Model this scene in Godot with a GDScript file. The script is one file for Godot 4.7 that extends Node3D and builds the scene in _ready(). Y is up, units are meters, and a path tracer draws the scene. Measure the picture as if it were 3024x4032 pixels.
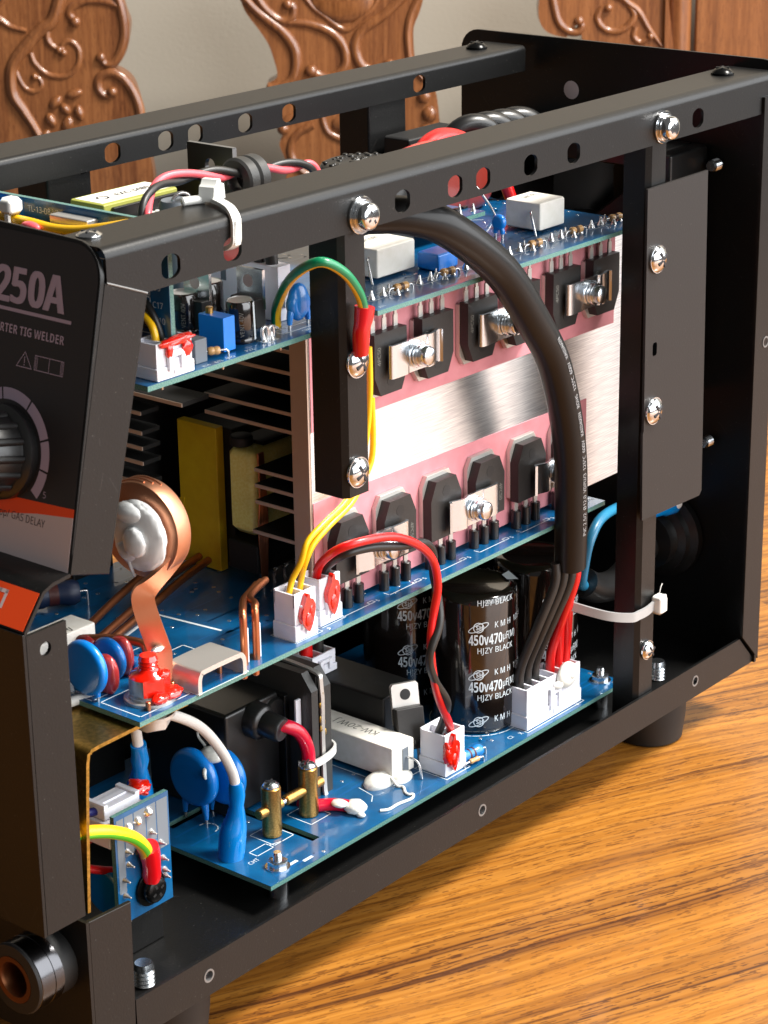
extends Node3D
# All builder coordinates are millimetres; they are turned to metres when a mesh is committed.
# x runs from the front panel to the rear panel, y up, z towards the open near side of the case.

class MB:
	var v := PackedVector3Array()
	var n := PackedVector3Array()
	var u := PackedVector2Array()
	var xf := Transform3D.IDENTITY

	func tri(a: Vector3, b: Vector3, c: Vector3, na: Vector3, nb: Vector3, nc: Vector3) -> void:
		var g := (c - a).cross(b - a)
		if g.length_squared() < 1e-12:
			return
		if g.dot(na + nb + nc) < 0.0:
			var t := b
			b = c
			c = t
			t = nb
			nb = nc
			nc = t
		for p in [a, b, c]:
			v.append(xf * p)
			u.append(Vector2(p.x, p.y) * 0.01)
		for q in [na, nb, nc]:
			n.append((xf.basis * q).normalized())

	func quad(a: Vector3, b: Vector3, c: Vector3, d: Vector3, nn: Vector3) -> void:
		tri(a, b, c, nn, nn, nn)
		tri(a, c, d, nn, nn, nn)

	func quad4(a: Vector3, b: Vector3, c: Vector3, d: Vector3, na: Vector3, nb: Vector3, nc: Vector3, nd: Vector3) -> void:
		tri(a, b, c, na, nb, nc)
		tri(a, c, d, na, nc, nd)

	func box(lo: Vector3, hi: Vector3, bev := 0.0) -> void:
		var c := (lo + hi) * 0.5
		var h := ((hi - lo) * 0.5).abs()
		bev = minf(bev, minf(h.x, minf(h.y, h.z)) * 0.95)
		var i := h - Vector3.ONE * bev
		for ax in 3:
			for s in [-1.0, 1.0]:
				var a1 := (ax + 1) % 3
				var a2 := (ax + 2) % 3
				var nn := Vector3.ZERO
				nn[ax] = s
				var q := []
				for st in [[-1, -1], [1, -1], [1, 1], [-1, 1]]:
					var p := Vector3.ZERO
					p[ax] = h[ax] * s
					p[a1] = i[a1] * st[0]
					p[a2] = i[a2] * st[1]
					q.append(c + p)
				quad(q[0], q[1], q[2], q[3], nn)
		if bev <= 0.0:
			return
		for ax in 3:
			var a1 := (ax + 1) % 3
			var a2 := (ax + 2) % 3
			for s1 in [-1.0, 1.0]:
				for s2 in [-1.0, 1.0]:
					var q := []
					var n1 := Vector3.ZERO
					n1[a1] = s1
					var n2 := Vector3.ZERO
					n2[a2] = s2
					for st in [[-1.0, 0], [1.0, 0], [1.0, 1], [-1.0, 1]]:
						var p := Vector3.ZERO
						p[ax] = i[ax] * st[0]
						p[a1] = (h[a1] if st[1] == 0 else i[a1]) * s1
						p[a2] = (i[a2] if st[1] == 0 else h[a2]) * s2
						q.append(c + p)
					quad4(q[0], q[1], q[2], q[3], n1, n1, n2, n2)
		for sx in [-1.0, 1.0]:
			for sy in [-1.0, 1.0]:
				for sz in [-1.0, 1.0]:
					tri(c + Vector3(h.x * sx, i.y * sy, i.z * sz), c + Vector3(i.x * sx, h.y * sy, i.z * sz), c + Vector3(i.x * sx, i.y * sy, h.z * sz), Vector3(sx, 0, 0), Vector3(0, sy, 0), Vector3(0, 0, sz))

	func lathe(o: Vector3, axis: Vector3, prof: Array, seg := 24, squash := 1.0) -> void:
		# prof: Vector2(radius, height along the axis)
		axis = axis.normalized()
		var e1 := axis.cross(Vector3.UP if absf(axis.y) < 0.9 else Vector3.RIGHT).normalized()
		var e2 := axis.cross(e1).normalized()
		var m := prof.size() - 1
		var sn := []
		for k in m:
			var d: Vector2 = prof[k + 1] - prof[k]
			sn.append(Vector2(d.y, -d.x).normalized() if d.length() > 1e-9 else Vector2(1, 0))
		for k in m:
			var d: Vector2 = prof[k + 1] - prof[k]
			if d.length() < 1e-9:
				continue
			var n0: Vector2 = sn[k]
			var n1: Vector2 = sn[k]
			if k > 0 and sn[k - 1].dot(sn[k]) > 0.75:
				n0 = (sn[k - 1] + sn[k]).normalized()
			if k < m - 1 and sn[k + 1].dot(sn[k]) > 0.75:
				n1 = (sn[k + 1] + sn[k]).normalized()
			for j in seg:
				var a0 := TAU * j / seg
				var a1 := TAU * (j + 1) / seg
				var r0 := e1 * cos(a0) + e2 * sin(a0) * squash
				var r1 := e1 * cos(a1) + e2 * sin(a1) * squash
				quad4(o + r0 * prof[k].x + axis * prof[k].y, o + r1 * prof[k].x + axis * prof[k].y, o + r1 * prof[k + 1].x + axis * prof[k + 1].y, o + r0 * prof[k + 1].x + axis * prof[k + 1].y,
					r0 * n0.x + axis * n0.y, r1 * n0.x + axis * n0.y, r1 * n1.x + axis * n1.y, r0 * n1.x + axis * n1.y)

	func cyl(p0: Vector3, p1: Vector3, r: float, seg := 16, bev := 0.0) -> void:
		var h := (p1 - p0).length()
		if bev > 0.0:
			lathe(p0, p1 - p0, [Vector2(0, 0), Vector2(r - bev, 0), Vector2(r, bev), Vector2(r, h - bev), Vector2(r - bev, h), Vector2(0, h)], seg)
		else:
			lathe(p0, p1 - p0, [Vector2(0, 0), Vector2(r, 0), Vector2(r, h), Vector2(0, h)], seg)

	func hexnut(p0: Vector3, axis: Vector3, r: float, h: float) -> void:
		lathe(p0, axis, [Vector2(0, 0), Vector2(r, 0), Vector2(r, h * 0.9), Vector2(r * 0.86, h), Vector2(0, h)], 6)

	func thread(p0: Vector3, axis: Vector3, r: float, h: float, pitch := 0.8) -> void:
		var pr := [Vector2(0, 0)]
		var k := int(h / pitch)
		for i in k:
			pr.append(Vector2(r * 0.82, pitch * i))
			pr.append(Vector2(r, pitch * (i + 0.5)))
		pr.append(Vector2(r * 0.8, h))
		pr.append(Vector2(0, h))
		lathe(p0, axis, pr, 16)

	static func smooth(pts: Array, steps := 5) -> PackedVector3Array:
		var out := PackedVector3Array()
		var m := pts.size()
		for k in m - 1:
			var p0: Vector3 = pts[maxi(k - 1, 0)]
			var p1: Vector3 = pts[k]
			var p2: Vector3 = pts[k + 1]
			var p3: Vector3 = pts[mini(k + 2, m - 1)]
			for s in steps:
				var t := float(s) / steps
				out.append(0.5 * ((2.0 * p1) + (p2 - p0) * t + (2.0 * p0 - 5.0 * p1 + 4.0 * p2 - p3) * t * t + (3.0 * p1 - p0 - 3.0 * p2 + p3) * t * t * t))
		out.append(pts[m - 1])
		return out

	static func frames(p: PackedVector3Array) -> Array:
		var out := []
		var m := p.size()
		var up := Vector3.UP
		for k in m:
			var t := (p[mini(k + 1, m - 1)] - p[maxi(k - 1, 0)]).normalized()
			if k == 0:
				up = t.cross(Vector3.UP if absf(t.y) < 0.9 else Vector3.RIGHT).normalized()
			up = (up - t * up.dot(t)).normalized()
			out.append([t, up, t.cross(up)])
		return out

	func tube(pts: Array, r, seg := 12, steps := 5, a_from := 0.0, a_to := TAU) -> void:
		# r: number, or array with one radius per control point; a_from/a_to cut a lengthwise sector (stripes)
		var p := smooth(pts, steps) if steps > 1 else PackedVector3Array(pts)
		var fr := frames(p)
		var m := p.size()
		var rad := []
		for k in m:
			if r is Array:
				var f: float = float(k) / (m - 1) * (r.size() - 1)
				var i := mini(int(f), r.size() - 2)
				rad.append(lerpf(r[i], r[i + 1], f - i))
			else:
				rad.append(float(r))
		for k in m - 1:
			for j in seg:
				var a0 := a_from + (a_to - a_from) * j / seg
				var a1 := a_from + (a_to - a_from) * (j + 1) / seg
				var d0: Vector3 = fr[k][1] * cos(a0) + fr[k][2] * sin(a0)
				var d1: Vector3 = fr[k][1] * cos(a1) + fr[k][2] * sin(a1)
				var e0: Vector3 = fr[k + 1][1] * cos(a0) + fr[k + 1][2] * sin(a0)
				var e1: Vector3 = fr[k + 1][1] * cos(a1) + fr[k + 1][2] * sin(a1)
				quad4(p[k] + d0 * rad[k], p[k] + d1 * rad[k], p[k + 1] + e1 * rad[k + 1], p[k + 1] + e0 * rad[k + 1], d0, d1, e1, e0)
		if a_to - a_from < TAU - 0.01:
			return
		for en in [0, m - 1]:
			var nn: Vector3 = fr[en][0] * (-1.0 if en == 0 else 1.0)
			for j in seg:
				var a0 := TAU * j / seg
				var a1 := TAU * (j + 1) / seg
				tri(p[en], p[en] + (fr[en][1] * cos(a0) + fr[en][2] * sin(a0)) * rad[en], p[en] + (fr[en][1] * cos(a1) + fr[en][2] * sin(a1)) * rad[en], nn, nn, nn)

	func ribbon(pts: Array, wdir: Vector3, w: float, t: float, steps := 5, wdir_end := Vector3.ZERO) -> void:
		# a strip of sheet metal: width along wdir, thickness t, following pts
		var p := smooth(pts, steps) if steps > 1 else PackedVector3Array(pts)
		var m := p.size()
		var wds := []
		var nn := []
		for k in m:
			var tg := (p[mini(k + 1, m - 1)] - p[maxi(k - 1, 0)]).normalized()
			var wv := wdir if wdir_end == Vector3.ZERO else wdir.lerp(wdir_end, smoothstep(0.15, 0.6, float(k) / (m - 1)))
			wv = (wv - tg * wv.dot(tg)).normalized() if wdir_end != Vector3.ZERO else wv.normalized()
			wds.append(wv * w * 0.5)
			nn.append(tg.cross(wv).normalized())
		for k in m - 1:
			var o0: Vector3 = nn[k] * t * 0.5
			var o1: Vector3 = nn[k + 1] * t * 0.5
			for s in [-1.0, 1.0]:
				var wd: Vector3 = wds[k]
				var we: Vector3 = wds[k + 1]
				quad4(p[k] - wd + o0 * s, p[k] + wd + o0 * s, p[k + 1] + we + o1 * s, p[k + 1] - we + o1 * s, nn[k] * s, nn[k] * s, nn[k + 1] * s, nn[k + 1] * s)
				quad(p[k] + wd * s - o0, p[k] + wd * s + o0, p[k + 1] + we * s + o1, p[k + 1] + we * s - o1, wd * s)
		for k in [0, m - 1]:
			var o: Vector3 = nn[k] * t * 0.5
			var tg := (p[k] - p[1 if k == 0 else m - 2]).normalized()
			var wd: Vector3 = wds[k]
			quad(p[k] - wd - o, p[k] + wd - o, p[k] + wd + o, p[k] - wd + o, tg)

	func blob(c: Vector3, rad: Vector3, amp := 0.0, sd := 1, seg := 18, power := 1.0) -> void:
		var rows := []
		var ns := FastNoiseLite.new()
		ns.seed = sd
		ns.frequency = 0.9
		var rings := maxi(seg * 2 / 3, 6)
		for i in rings + 1:
			var th := PI * i / rings
			var row := []
			for j in seg + 1:
				var ph := TAU * (j % seg) / seg
				var d := Vector3(sin(th) * cos(ph), cos(th), sin(th) * sin(ph))
				var k := 1.0 + amp * ns.get_noise_3dv(d * 1.6)
				var dd := d
				if power != 1.0:
					dd = Vector3(signf(d.x) * pow(absf(d.x), power), signf(d.y) * pow(absf(d.y), power), signf(d.z) * pow(absf(d.z), power))
				row.append(c + dd * rad * k)
			rows.append(row)
		grid(rows, c)

	func grid(rows: Array, outward_from: Vector3) -> void:
		# smooth surface through rows of points; closed when the first column repeats as the last
		var a := rows.size()
		var b: int = rows[0].size()
		var closed: bool = rows[0][0].is_equal_approx(rows[0][b - 1]) and rows[a / 2][0].is_equal_approx(rows[a / 2][b - 1])
		var nr := []
		for i in a:
			var row := []
			for j in b:
				var jm := j - 1
				var jp := j + 1
				if closed:
					jm = (j - 1 + b - 1) % (b - 1)
					jp = (j + 1) % (b - 1)
				else:
					jm = maxi(j - 1, 0)
					jp = mini(j + 1, b - 1)
				var du: Vector3 = rows[mini(i + 1, a - 1)][j] - rows[maxi(i - 1, 0)][j]
				var dv: Vector3 = rows[i][jp] - rows[i][jm]
				var g := du.cross(dv)
				var o: Vector3 = rows[i][j] - outward_from
				if g.length_squared() < 1e-10:
					g = o
				row.append((g if g.dot(o) >= 0.0 else -g).normalized())
			nr.append(row)
		for i in a - 1:
			for j in b - 1:
				quad4(rows[i][j], rows[i][j + 1], rows[i + 1][j + 1], rows[i + 1][j], nr[i][j], nr[i][j + 1], nr[i + 1][j + 1], nr[i + 1][j])

	func prism(poly: Array, o: Vector3, ex: Vector3, ey: Vector3, ez: Vector3, depth: float, bev := 0.0) -> void:
		# polygon in (ex, ey) extruded along ez; bev chamfers the edge of the far face
		var pk := PackedVector2Array(poly)
		if Geometry2D.is_polygon_clockwise(pk):
			pk.reverse()
		var ins := pk
		if bev > 0.0:
			var got := Geometry2D.offset_polygon(pk, -bev)
			if got.size() == 1 and got[0].size() == pk.size():
				ins = got[0]
				if Geometry2D.is_polygon_clockwise(ins):
					ins.reverse()
				var best := 0
				for k in ins.size():
					if ins[k].distance_to(pk[0]) < ins[best].distance_to(pk[0]):
						best = k
				var rot := PackedVector2Array()
				for k in ins.size():
					rot.append(ins[(best + k) % ins.size()])
				ins = rot
			else:
				bev = 0.0
		var ix := Geometry2D.triangulate_polygon(pk)
		for k in range(0, ix.size(), 3):
			var q := []
			var w := []
			for j in 3:
				q.append(o + ex * pk[ix[k + j]].x + ey * pk[ix[k + j]].y)
				w.append(o + ex * ins[ix[k + j]].x + ey * ins[ix[k + j]].y + ez * depth)
			tri(q[0], q[1], q[2], -ez, -ez, -ez)
			tri(w[0], w[1], w[2], ez, ez, ez)
		var m := pk.size()
		var en := []
		for k in m:
			var d := pk[(k + 1) % m] - pk[k]
			en.append((ex * d.y - ey * d.x).normalized())
		for k in m:
			var k2 := (k + 1) % m
			var na: Vector3 = en[k]
			var nb: Vector3 = en[k]
			if en[(k + m - 1) % m].dot(en[k]) > 0.8:
				na = (en[(k + m - 1) % m] + en[k]).normalized()
			if en[k2].dot(en[k]) > 0.8:
				nb = (en[k2] + en[k]).normalized()
			var a := o + ex * pk[k].x + ey * pk[k].y
			var b := o + ex * pk[k2].x + ey * pk[k2].y
			quad4(a, b, b + ez * (depth - bev), a + ez * (depth - bev), na, nb, nb, na)
			if bev > 0.0:
				var ai := o + ex * ins[k].x + ey * ins[k].y + ez * depth
				var bi := o + ex * ins[k2].x + ey * ins[k2].y + ez * depth
				quad4(a + ez * (depth - bev), b + ez * (depth - bev), bi, ai, na, nb, (nb + ez).normalized(), (na + ez).normalized())

	func plate(o: Vector3, eu: Vector3, ev: Vector3, lu: float, lv: float, t: float, holes: Array) -> void:
		# sheet lu x lv, thickness t behind (eu x ev); holes in one row: [u, v, ru, rv, flat] with flat < 1 cutting the sides flat
		var en := eu.cross(ev).normalized()
		var at := func(a: float, b: float, back: bool) -> Vector3: return o + eu * a + ev * b - (en * t if back else Vector3.ZERO)
		var hs := holes.duplicate()
		hs.sort_custom(func(a, b): return a[0] < b[0])
		var u0 := 0.0
		var flatq := func(a: float, b: float) -> void:
			if b - a < 1e-6:
				return
			for back in [false, true]:
				quad(at.call(a, 0.0, back), at.call(b, 0.0, back), at.call(b, lv, back), at.call(a, lv, back), -en if back else en)
		for h in hs:
			var c0: float = h[0] - h[2] - 0.6
			var c1: float = h[0] + h[2] + 0.6
			flatq.call(u0, c0)
			u0 = c1
			var ring := []
			var sq := []
			var seg := 24
			for k in seg:
				var a := TAU * (k + 0.5) / seg
				var d := Vector2(cos(a), sin(a))
				var r := Vector2(d.x * h[2], d.y * h[3])
				if h.size() > 4:
					r.x = clampf(r.x, -h[2] * h[4], h[2] * h[4])
				ring.append(Vector2(h[0], h[1]) + r)
				# where that ray leaves the cell
				var tx: float = INF if absf(d.x) < 1e-6 else ((c1 if d.x > 0 else c0) - h[0]) / d.x
				var ty: float = INF if absf(d.y) < 1e-6 else ((lv if d.y > 0 else 0.0) - h[1]) / d.y
				sq.append([Vector2(h[0], h[1]) + d * minf(tx, ty), tx < ty])
			for k in seg:
				var k2 := (k + 1) % seg
				for back in [false, true]:
					var nn: Vector3 = -en if back else en
					quad(at.call(ring[k].x, ring[k].y, back), at.call(ring[k2].x, ring[k2].y, back), at.call(sq[k2][0].x, sq[k2][0].y, back), at.call(sq[k][0].x, sq[k][0].y, back), nn)
					if sq[k][1] != sq[k2][1]:
						var cr := Vector2(c1 if sq[k][0].x > h[0] else c0, lv if sq[k][0].y > h[1] else 0.0)
						tri(at.call(sq[k][0].x, sq[k][0].y, back), at.call(cr.x, cr.y, back), at.call(sq[k2][0].x, sq[k2][0].y, back), nn, nn, nn)
					elif sq[k][1] and (sq[k][0].x > h[0]) != (sq[k2][0].x > h[0]):
						var ve: float = lv if sq[k][0].y > h[1] else 0.0
						quad(at.call(sq[k][0].x, sq[k][0].y, back), at.call(sq[k][0].x, ve, back), at.call(sq[k2][0].x, ve, back), at.call(sq[k2][0].x, sq[k2][0].y, back), nn)
				var ca := Vector2(h[0], h[1])
				var na: Vector3 = (eu * (ca.x - ring[k].x) + ev * (ca.y - ring[k].y)).normalized()
				var nb: Vector3 = (eu * (ca.x - ring[k2].x) + ev * (ca.y - ring[k2].y)).normalized()
				quad4(at.call(ring[k].x, ring[k].y, false), at.call(ring[k2].x, ring[k2].y, false), at.call(ring[k2].x, ring[k2].y, true), at.call(ring[k].x, ring[k].y, true), na, nb, nb, na)
		flatq.call(u0, lu)
		for e in [[0.0, -eu], [lu, eu]]:
			quad(at.call(e[0], 0.0, false), at.call(e[0], lv, false), at.call(e[0], lv, true), at.call(e[0], 0.0, true), e[1])
		for e in [[0.0, -ev], [lv, ev]]:
			quad(at.call(0.0, e[0], false), at.call(lu, e[0], false), at.call(lu, e[0], true), at.call(0.0, e[0], true), e[1])

	func slab(x0: float, x1: float, z0: float, z1: float, y0: float, y1: float, cuts: Array) -> void:
		# horizontal board with rectangular cut-outs Rect2(x, z, w, d)
		var xs := [x0, x1]
		var zs := [z0, z1]
		for c in cuts:
			for q in [c.position.x, c.end.x]:
				if q > x0 and q < x1: xs.append(q)
			for q in [c.position.y, c.end.y]:
				if q > z0 and q < z1: zs.append(q)
		xs.sort()
		zs.sort()
		var solid := func(i: int, j: int) -> bool:
			if i < 0 or j < 0 or i >= xs.size() - 1 or j >= zs.size() - 1:
				return false
			var m := Vector2((xs[i] + xs[i + 1]) * 0.5, (zs[j] + zs[j + 1]) * 0.5)
			for c in cuts:
				if c.has_point(m):
					return false
			return true
		for i in xs.size() - 1:
			for j in zs.size() - 1:
				if not solid.call(i, j):
					continue
				var a := Vector3(xs[i], y0, zs[j])
				var b := Vector3(xs[i + 1], y1, zs[j + 1])
				quad(Vector3(a.x, b.y, a.z), Vector3(b.x, b.y, a.z), b, Vector3(a.x, b.y, b.z), Vector3.UP)
				quad(a, Vector3(b.x, a.y, a.z), Vector3(b.x, a.y, b.z), Vector3(a.x, a.y, b.z), Vector3.DOWN)
				if not solid.call(i - 1, j):
					quad(a, Vector3(a.x, b.y, a.z), Vector3(a.x, b.y, b.z), Vector3(a.x, a.y, b.z), Vector3.LEFT)
				if not solid.call(i + 1, j):
					quad(Vector3(b.x, a.y, a.z), Vector3(b.x, b.y, a.z), b, Vector3(b.x, a.y, b.z), Vector3.RIGHT)
				if not solid.call(i, j - 1):
					quad(a, Vector3(a.x, b.y, a.z), Vector3(b.x, b.y, a.z), Vector3(b.x, a.y, a.z), Vector3.FORWARD)
				if not solid.call(i, j + 1):
					quad(Vector3(a.x, a.y, b.z), Vector3(a.x, b.y, b.z), b, Vector3(b.x, a.y, b.z), Vector3.BACK)

	func line(pts: Array, w: float, up := Vector3.UP) -> void:
		# a printed line: flat strip of width w facing up
		for k in pts.size() - 1:
			var a: Vector3 = pts[k]
			var b: Vector3 = pts[k + 1]
			var d := (b - a).normalized()
			var s := d.cross(up).normalized() * w * 0.5
			a -= d * w * 0.5
			b += d * w * 0.5
			quad(a - s, a + s, b + s, b - s, up)

	func text(s: String, h: float, t: Transform3D, bold := true, align := 0, xs := 1.0, bend := 0.0, face := "Droid Sans") -> void:
		# flat lettering of capital height h on the plane of t; bend > 0 wraps it round a vertical cylinder of that radius
		var tm := TextMesh.new()
		var f := SystemFont.new()
		f.font_names = PackedStringArray([face])
		f.font_weight = 700 if bold else 400
		tm.font = f
		tm.text = s
		tm.font_size = 48
		tm.pixel_size = 1.0
		tm.depth = 1.0
		tm.curve_step = 4.0
		tm.horizontal_alignment = [HORIZONTAL_ALIGNMENT_LEFT, HORIZONTAL_ALIGNMENT_CENTER, HORIZONTAL_ALIGNMENT_RIGHT][align]
		tm.vertical_alignment = VERTICAL_ALIGNMENT_CENTER
		if tm.get_surface_count() == 0:
			return
		var ar := tm.surface_get_arrays(0)
		var vs: PackedVector3Array = ar[Mesh.ARRAY_VERTEX]
		var nsn: PackedVector3Array = ar[Mesh.ARRAY_NORMAL]
		var ix = ar[Mesh.ARRAY_INDEX]
		if ix == null:
			ix = PackedInt32Array(range(vs.size()))
		var lo := INF
		var hi := -INF
		for q in vs:
			lo = minf(lo, q.y)
			hi = maxf(hi, q.y)
		var k := h / 34.3
		for i in range(0, ix.size(), 3):
			if nsn[ix[i]].z < 0.5:
				continue
			var q := []
			var w := []
			for j in 3:
				var p := vs[ix[i + j]]
				var x := p.x * k * xs
				var y := (p.y - (lo + hi) * 0.5) * k
				if bend > 0.0:
					var a := x / bend
					q.append(t * Vector3(sin(a) * bend, y, cos(a) * bend - bend))
					w.append((t.basis * Vector3(sin(a), 0, cos(a))).normalized())
				else:
					q.append(t * Vector3(x, y, 0))
					w.append(t.basis.z.normalized())
			tri(q[0], q[1], q[2], w[0], w[1], w[2])

	func path_text(s: String, h: float, p: PackedVector3Array, start: float, side: Vector3, r: float) -> void:
		# lettering along a cable of radius r, on the side that faces the given direction
		var tmp := MB.new()
		tmp.text(s, h, Transform3D.IDENTITY, false, 0, 1.0)
		var cum := [0.0]
		for k in p.size() - 1:
			cum.append(cum[k] + (p[k + 1] - p[k]).length())
		var put := func(q: Vector3) -> Array:
			var d: float = clampf(start + q.x, 0.0, cum[-1] - 0.01)
			var k := 0
			while k < p.size() - 2 and cum[k + 1] < d:
				k += 1
			var f: float = (d - cum[k]) / (cum[k + 1] - cum[k])
			var c := p[k].lerp(p[k + 1], f)
			var tg := (p[mini(k + 2, p.size() - 1)] - p[maxi(k - 1, 0)]).normalized()
			var sd := (side - tg * side.dot(tg)).normalized()
			var up := sd.cross(tg)
			var a := q.y / r
			var nn := sd * cos(a) + up * sin(a)
			return [c + nn * r, nn]
		for i in range(0, tmp.v.size(), 3):
			var a = put.call(tmp.v[i])
			var b = put.call(tmp.v[i + 1])
			var c = put.call(tmp.v[i + 2])
			tri(a[0], b[0], c[0], a[1], b[1], c[1])

	func mesh(o: Vector3, planar := 0.0) -> ArrayMesh:
		var ar := []
		ar.resize(Mesh.ARRAY_MAX)
		var w := PackedVector3Array()
		w.resize(v.size())
		for i in v.size():
			w[i] = (v[i] - o) * 0.001
		ar[Mesh.ARRAY_VERTEX] = w
		ar[Mesh.ARRAY_NORMAL] = n
		ar[Mesh.ARRAY_TEX_UV] = u
		var m := ArrayMesh.new()
		m.add_surface_from_arrays(Mesh.PRIMITIVE_TRIANGLES, ar)
		return m


var M := {}          # materials
var org := {}        # thing -> its origin in millimetres
var used := {}
var rng := RandomNumberGenerator.new()

func V(x: float, y: float, z: float) -> Vector3:
	return Vector3(x, y, z)

func numbered(called: String) -> String:
	if not used.has(called):
		used[called] = 0
		return called
	used[called] += 1
	return "%s_%03d" % [called, used[called]]

func tag(o: Node3D, label: String, category := "", group := "", kind := "") -> void:
	if label: o.set_meta("label", label)
	if category: o.set_meta("category", category)
	if group: o.set_meta("group", group)
	if kind: o.set_meta("kind", kind)

func thing(called: String, label: String, category: String, at := Vector3.ZERO, group := "") -> Node3D:
	var o := Node3D.new()
	o.name = numbered(called)
	add_child(o)
	o.position = at * 0.001
	org[o] = at
	tag(o, label, category, group)
	return o

func part(parent: Node3D, called: String, b: MB, m: Material, label := "", stuff := false) -> MeshInstance3D:
	var o := MeshInstance3D.new()
	o.name = called
	var base: Vector3 = org[parent]
	o.mesh = b.mesh(base)
	o.material_override = m
	parent.add_child(o, true)
	org[o] = base
	if label: o.set_meta("label", label)
	if stuff: o.set_meta("kind", "stuff")
	return o

func solo(called: String, label: String, category: String, b: MB, m: Material, group := "", kind := "") -> MeshInstance3D:
	var lo := Vector3.ONE * INF
	var hi := -lo
	for q in b.v:
		lo = lo.min(q)
		hi = hi.max(q)
	var at := V((lo.x + hi.x) * 0.5, lo.y, (lo.z + hi.z) * 0.5)
	var o := MeshInstance3D.new()
	o.name = numbered(called)
	o.mesh = b.mesh(at)
	o.material_override = m
	add_child(o)
	o.position = at * 0.001
	org[o] = at
	tag(o, label, category, group, kind)
	return o

func dup(src: Node3D, at: Vector3, label: String, turn := Basis.IDENTITY) -> Node3D:
	var o: Node3D = src.duplicate()
	o.name = numbered(String(src.name).rstrip("0123456789").trim_suffix("_"))
	add_child(o)
	o.position = at * 0.001
	o.basis = turn
	org[o] = at
	o.set_meta("label", label)
	return o

func mat(c: Color, rough := 0.5, metal := 0.0) -> StandardMaterial3D:
	var m := StandardMaterial3D.new()
	m.albedo_color = c
	m.roughness = rough
	m.metallic = metal
	return m

func coat(m: StandardMaterial3D, k := 0.6, r := 0.1) -> StandardMaterial3D:
	m.clearcoat_enabled = true
	m.clearcoat = k
	m.clearcoat_roughness = r
	return m

func noise(freq: float, octaves := 4, sd := 1, kind := FastNoiseLite.TYPE_SIMPLEX_SMOOTH) -> FastNoiseLite:
	var f := FastNoiseLite.new()
	f.noise_type = kind
	f.frequency = freq
	f.seed = sd
	f.fractal_octaves = octaves
	return f

func grain(m: StandardMaterial3D, size_mm: float, amount: float, freq := 0.02, sd := 3, stretch := Vector3.ONE) -> StandardMaterial3D:
	# fine relief from tiling noise, laid on in world space
	var t := NoiseTexture2D.new()
	t.width = 512
	t.height = 512
	t.seamless = true
	t.noise = noise(freq, 4, sd)
	m.uv1_triplanar = true
	m.uv1_world_triplanar = true
	m.uv1_scale = stretch * (1000.0 / size_mm)
	m.heightmap_enabled = true
	m.heightmap_texture = t
	m.heightmap_scale = amount
	return m

func mottle(m: StandardMaterial3D, size_mm: float, dark: Color, light: Color, freq := 0.01, sd := 5, stretch := Vector3.ONE) -> StandardMaterial3D:
	var t := NoiseTexture2D.new()
	t.width = 512
	t.height = 512
	t.seamless = true
	t.noise = noise(freq, 5, sd)
	var g := Gradient.new()
	g.set_color(0, dark)
	g.set_color(1, light)
	t.color_ramp = g
	m.albedo_color = Color.WHITE
	m.albedo_texture = t
	m.uv1_triplanar = true
	m.uv1_world_triplanar = true
	m.uv1_scale = stretch * (1000.0 / size_mm)
	return m

func specked(c: Color, sd: int, count: int, dust: Color) -> ImageTexture:
	# a paint colour with sparse dust specks and faint scuffs
	var im := Image.create(512, 512, false, Image.FORMAT_RGB8)
	im.fill(c)
	var r := RandomNumberGenerator.new()
	r.seed = sd
	for k in count:
		var p := Vector2i(r.randi() % 512, r.randi() % 512)
		var a := r.randf_range(0.1, 0.7)
		im.set_pixelv(p, c.lerp(dust, a))
		if r.randf() < 0.3:
			im.set_pixelv((p + Vector2i(1, 0)) % 512, c.lerp(dust, a * 0.6))
	for k in count / 60:
		var p := Vector2(r.randi() % 512, r.randi() % 512)
		var d := Vector2.from_angle(r.randf() * TAU)
		for s in r.randi_range(6, 26):
			var q := Vector2i(int(p.x + d.x * s) & 511, int(p.y + d.y * s) & 511)
			im.set_pixelv(q, c.lerp(dust, 0.25))
	return ImageTexture.create_from_image(im)

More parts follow.
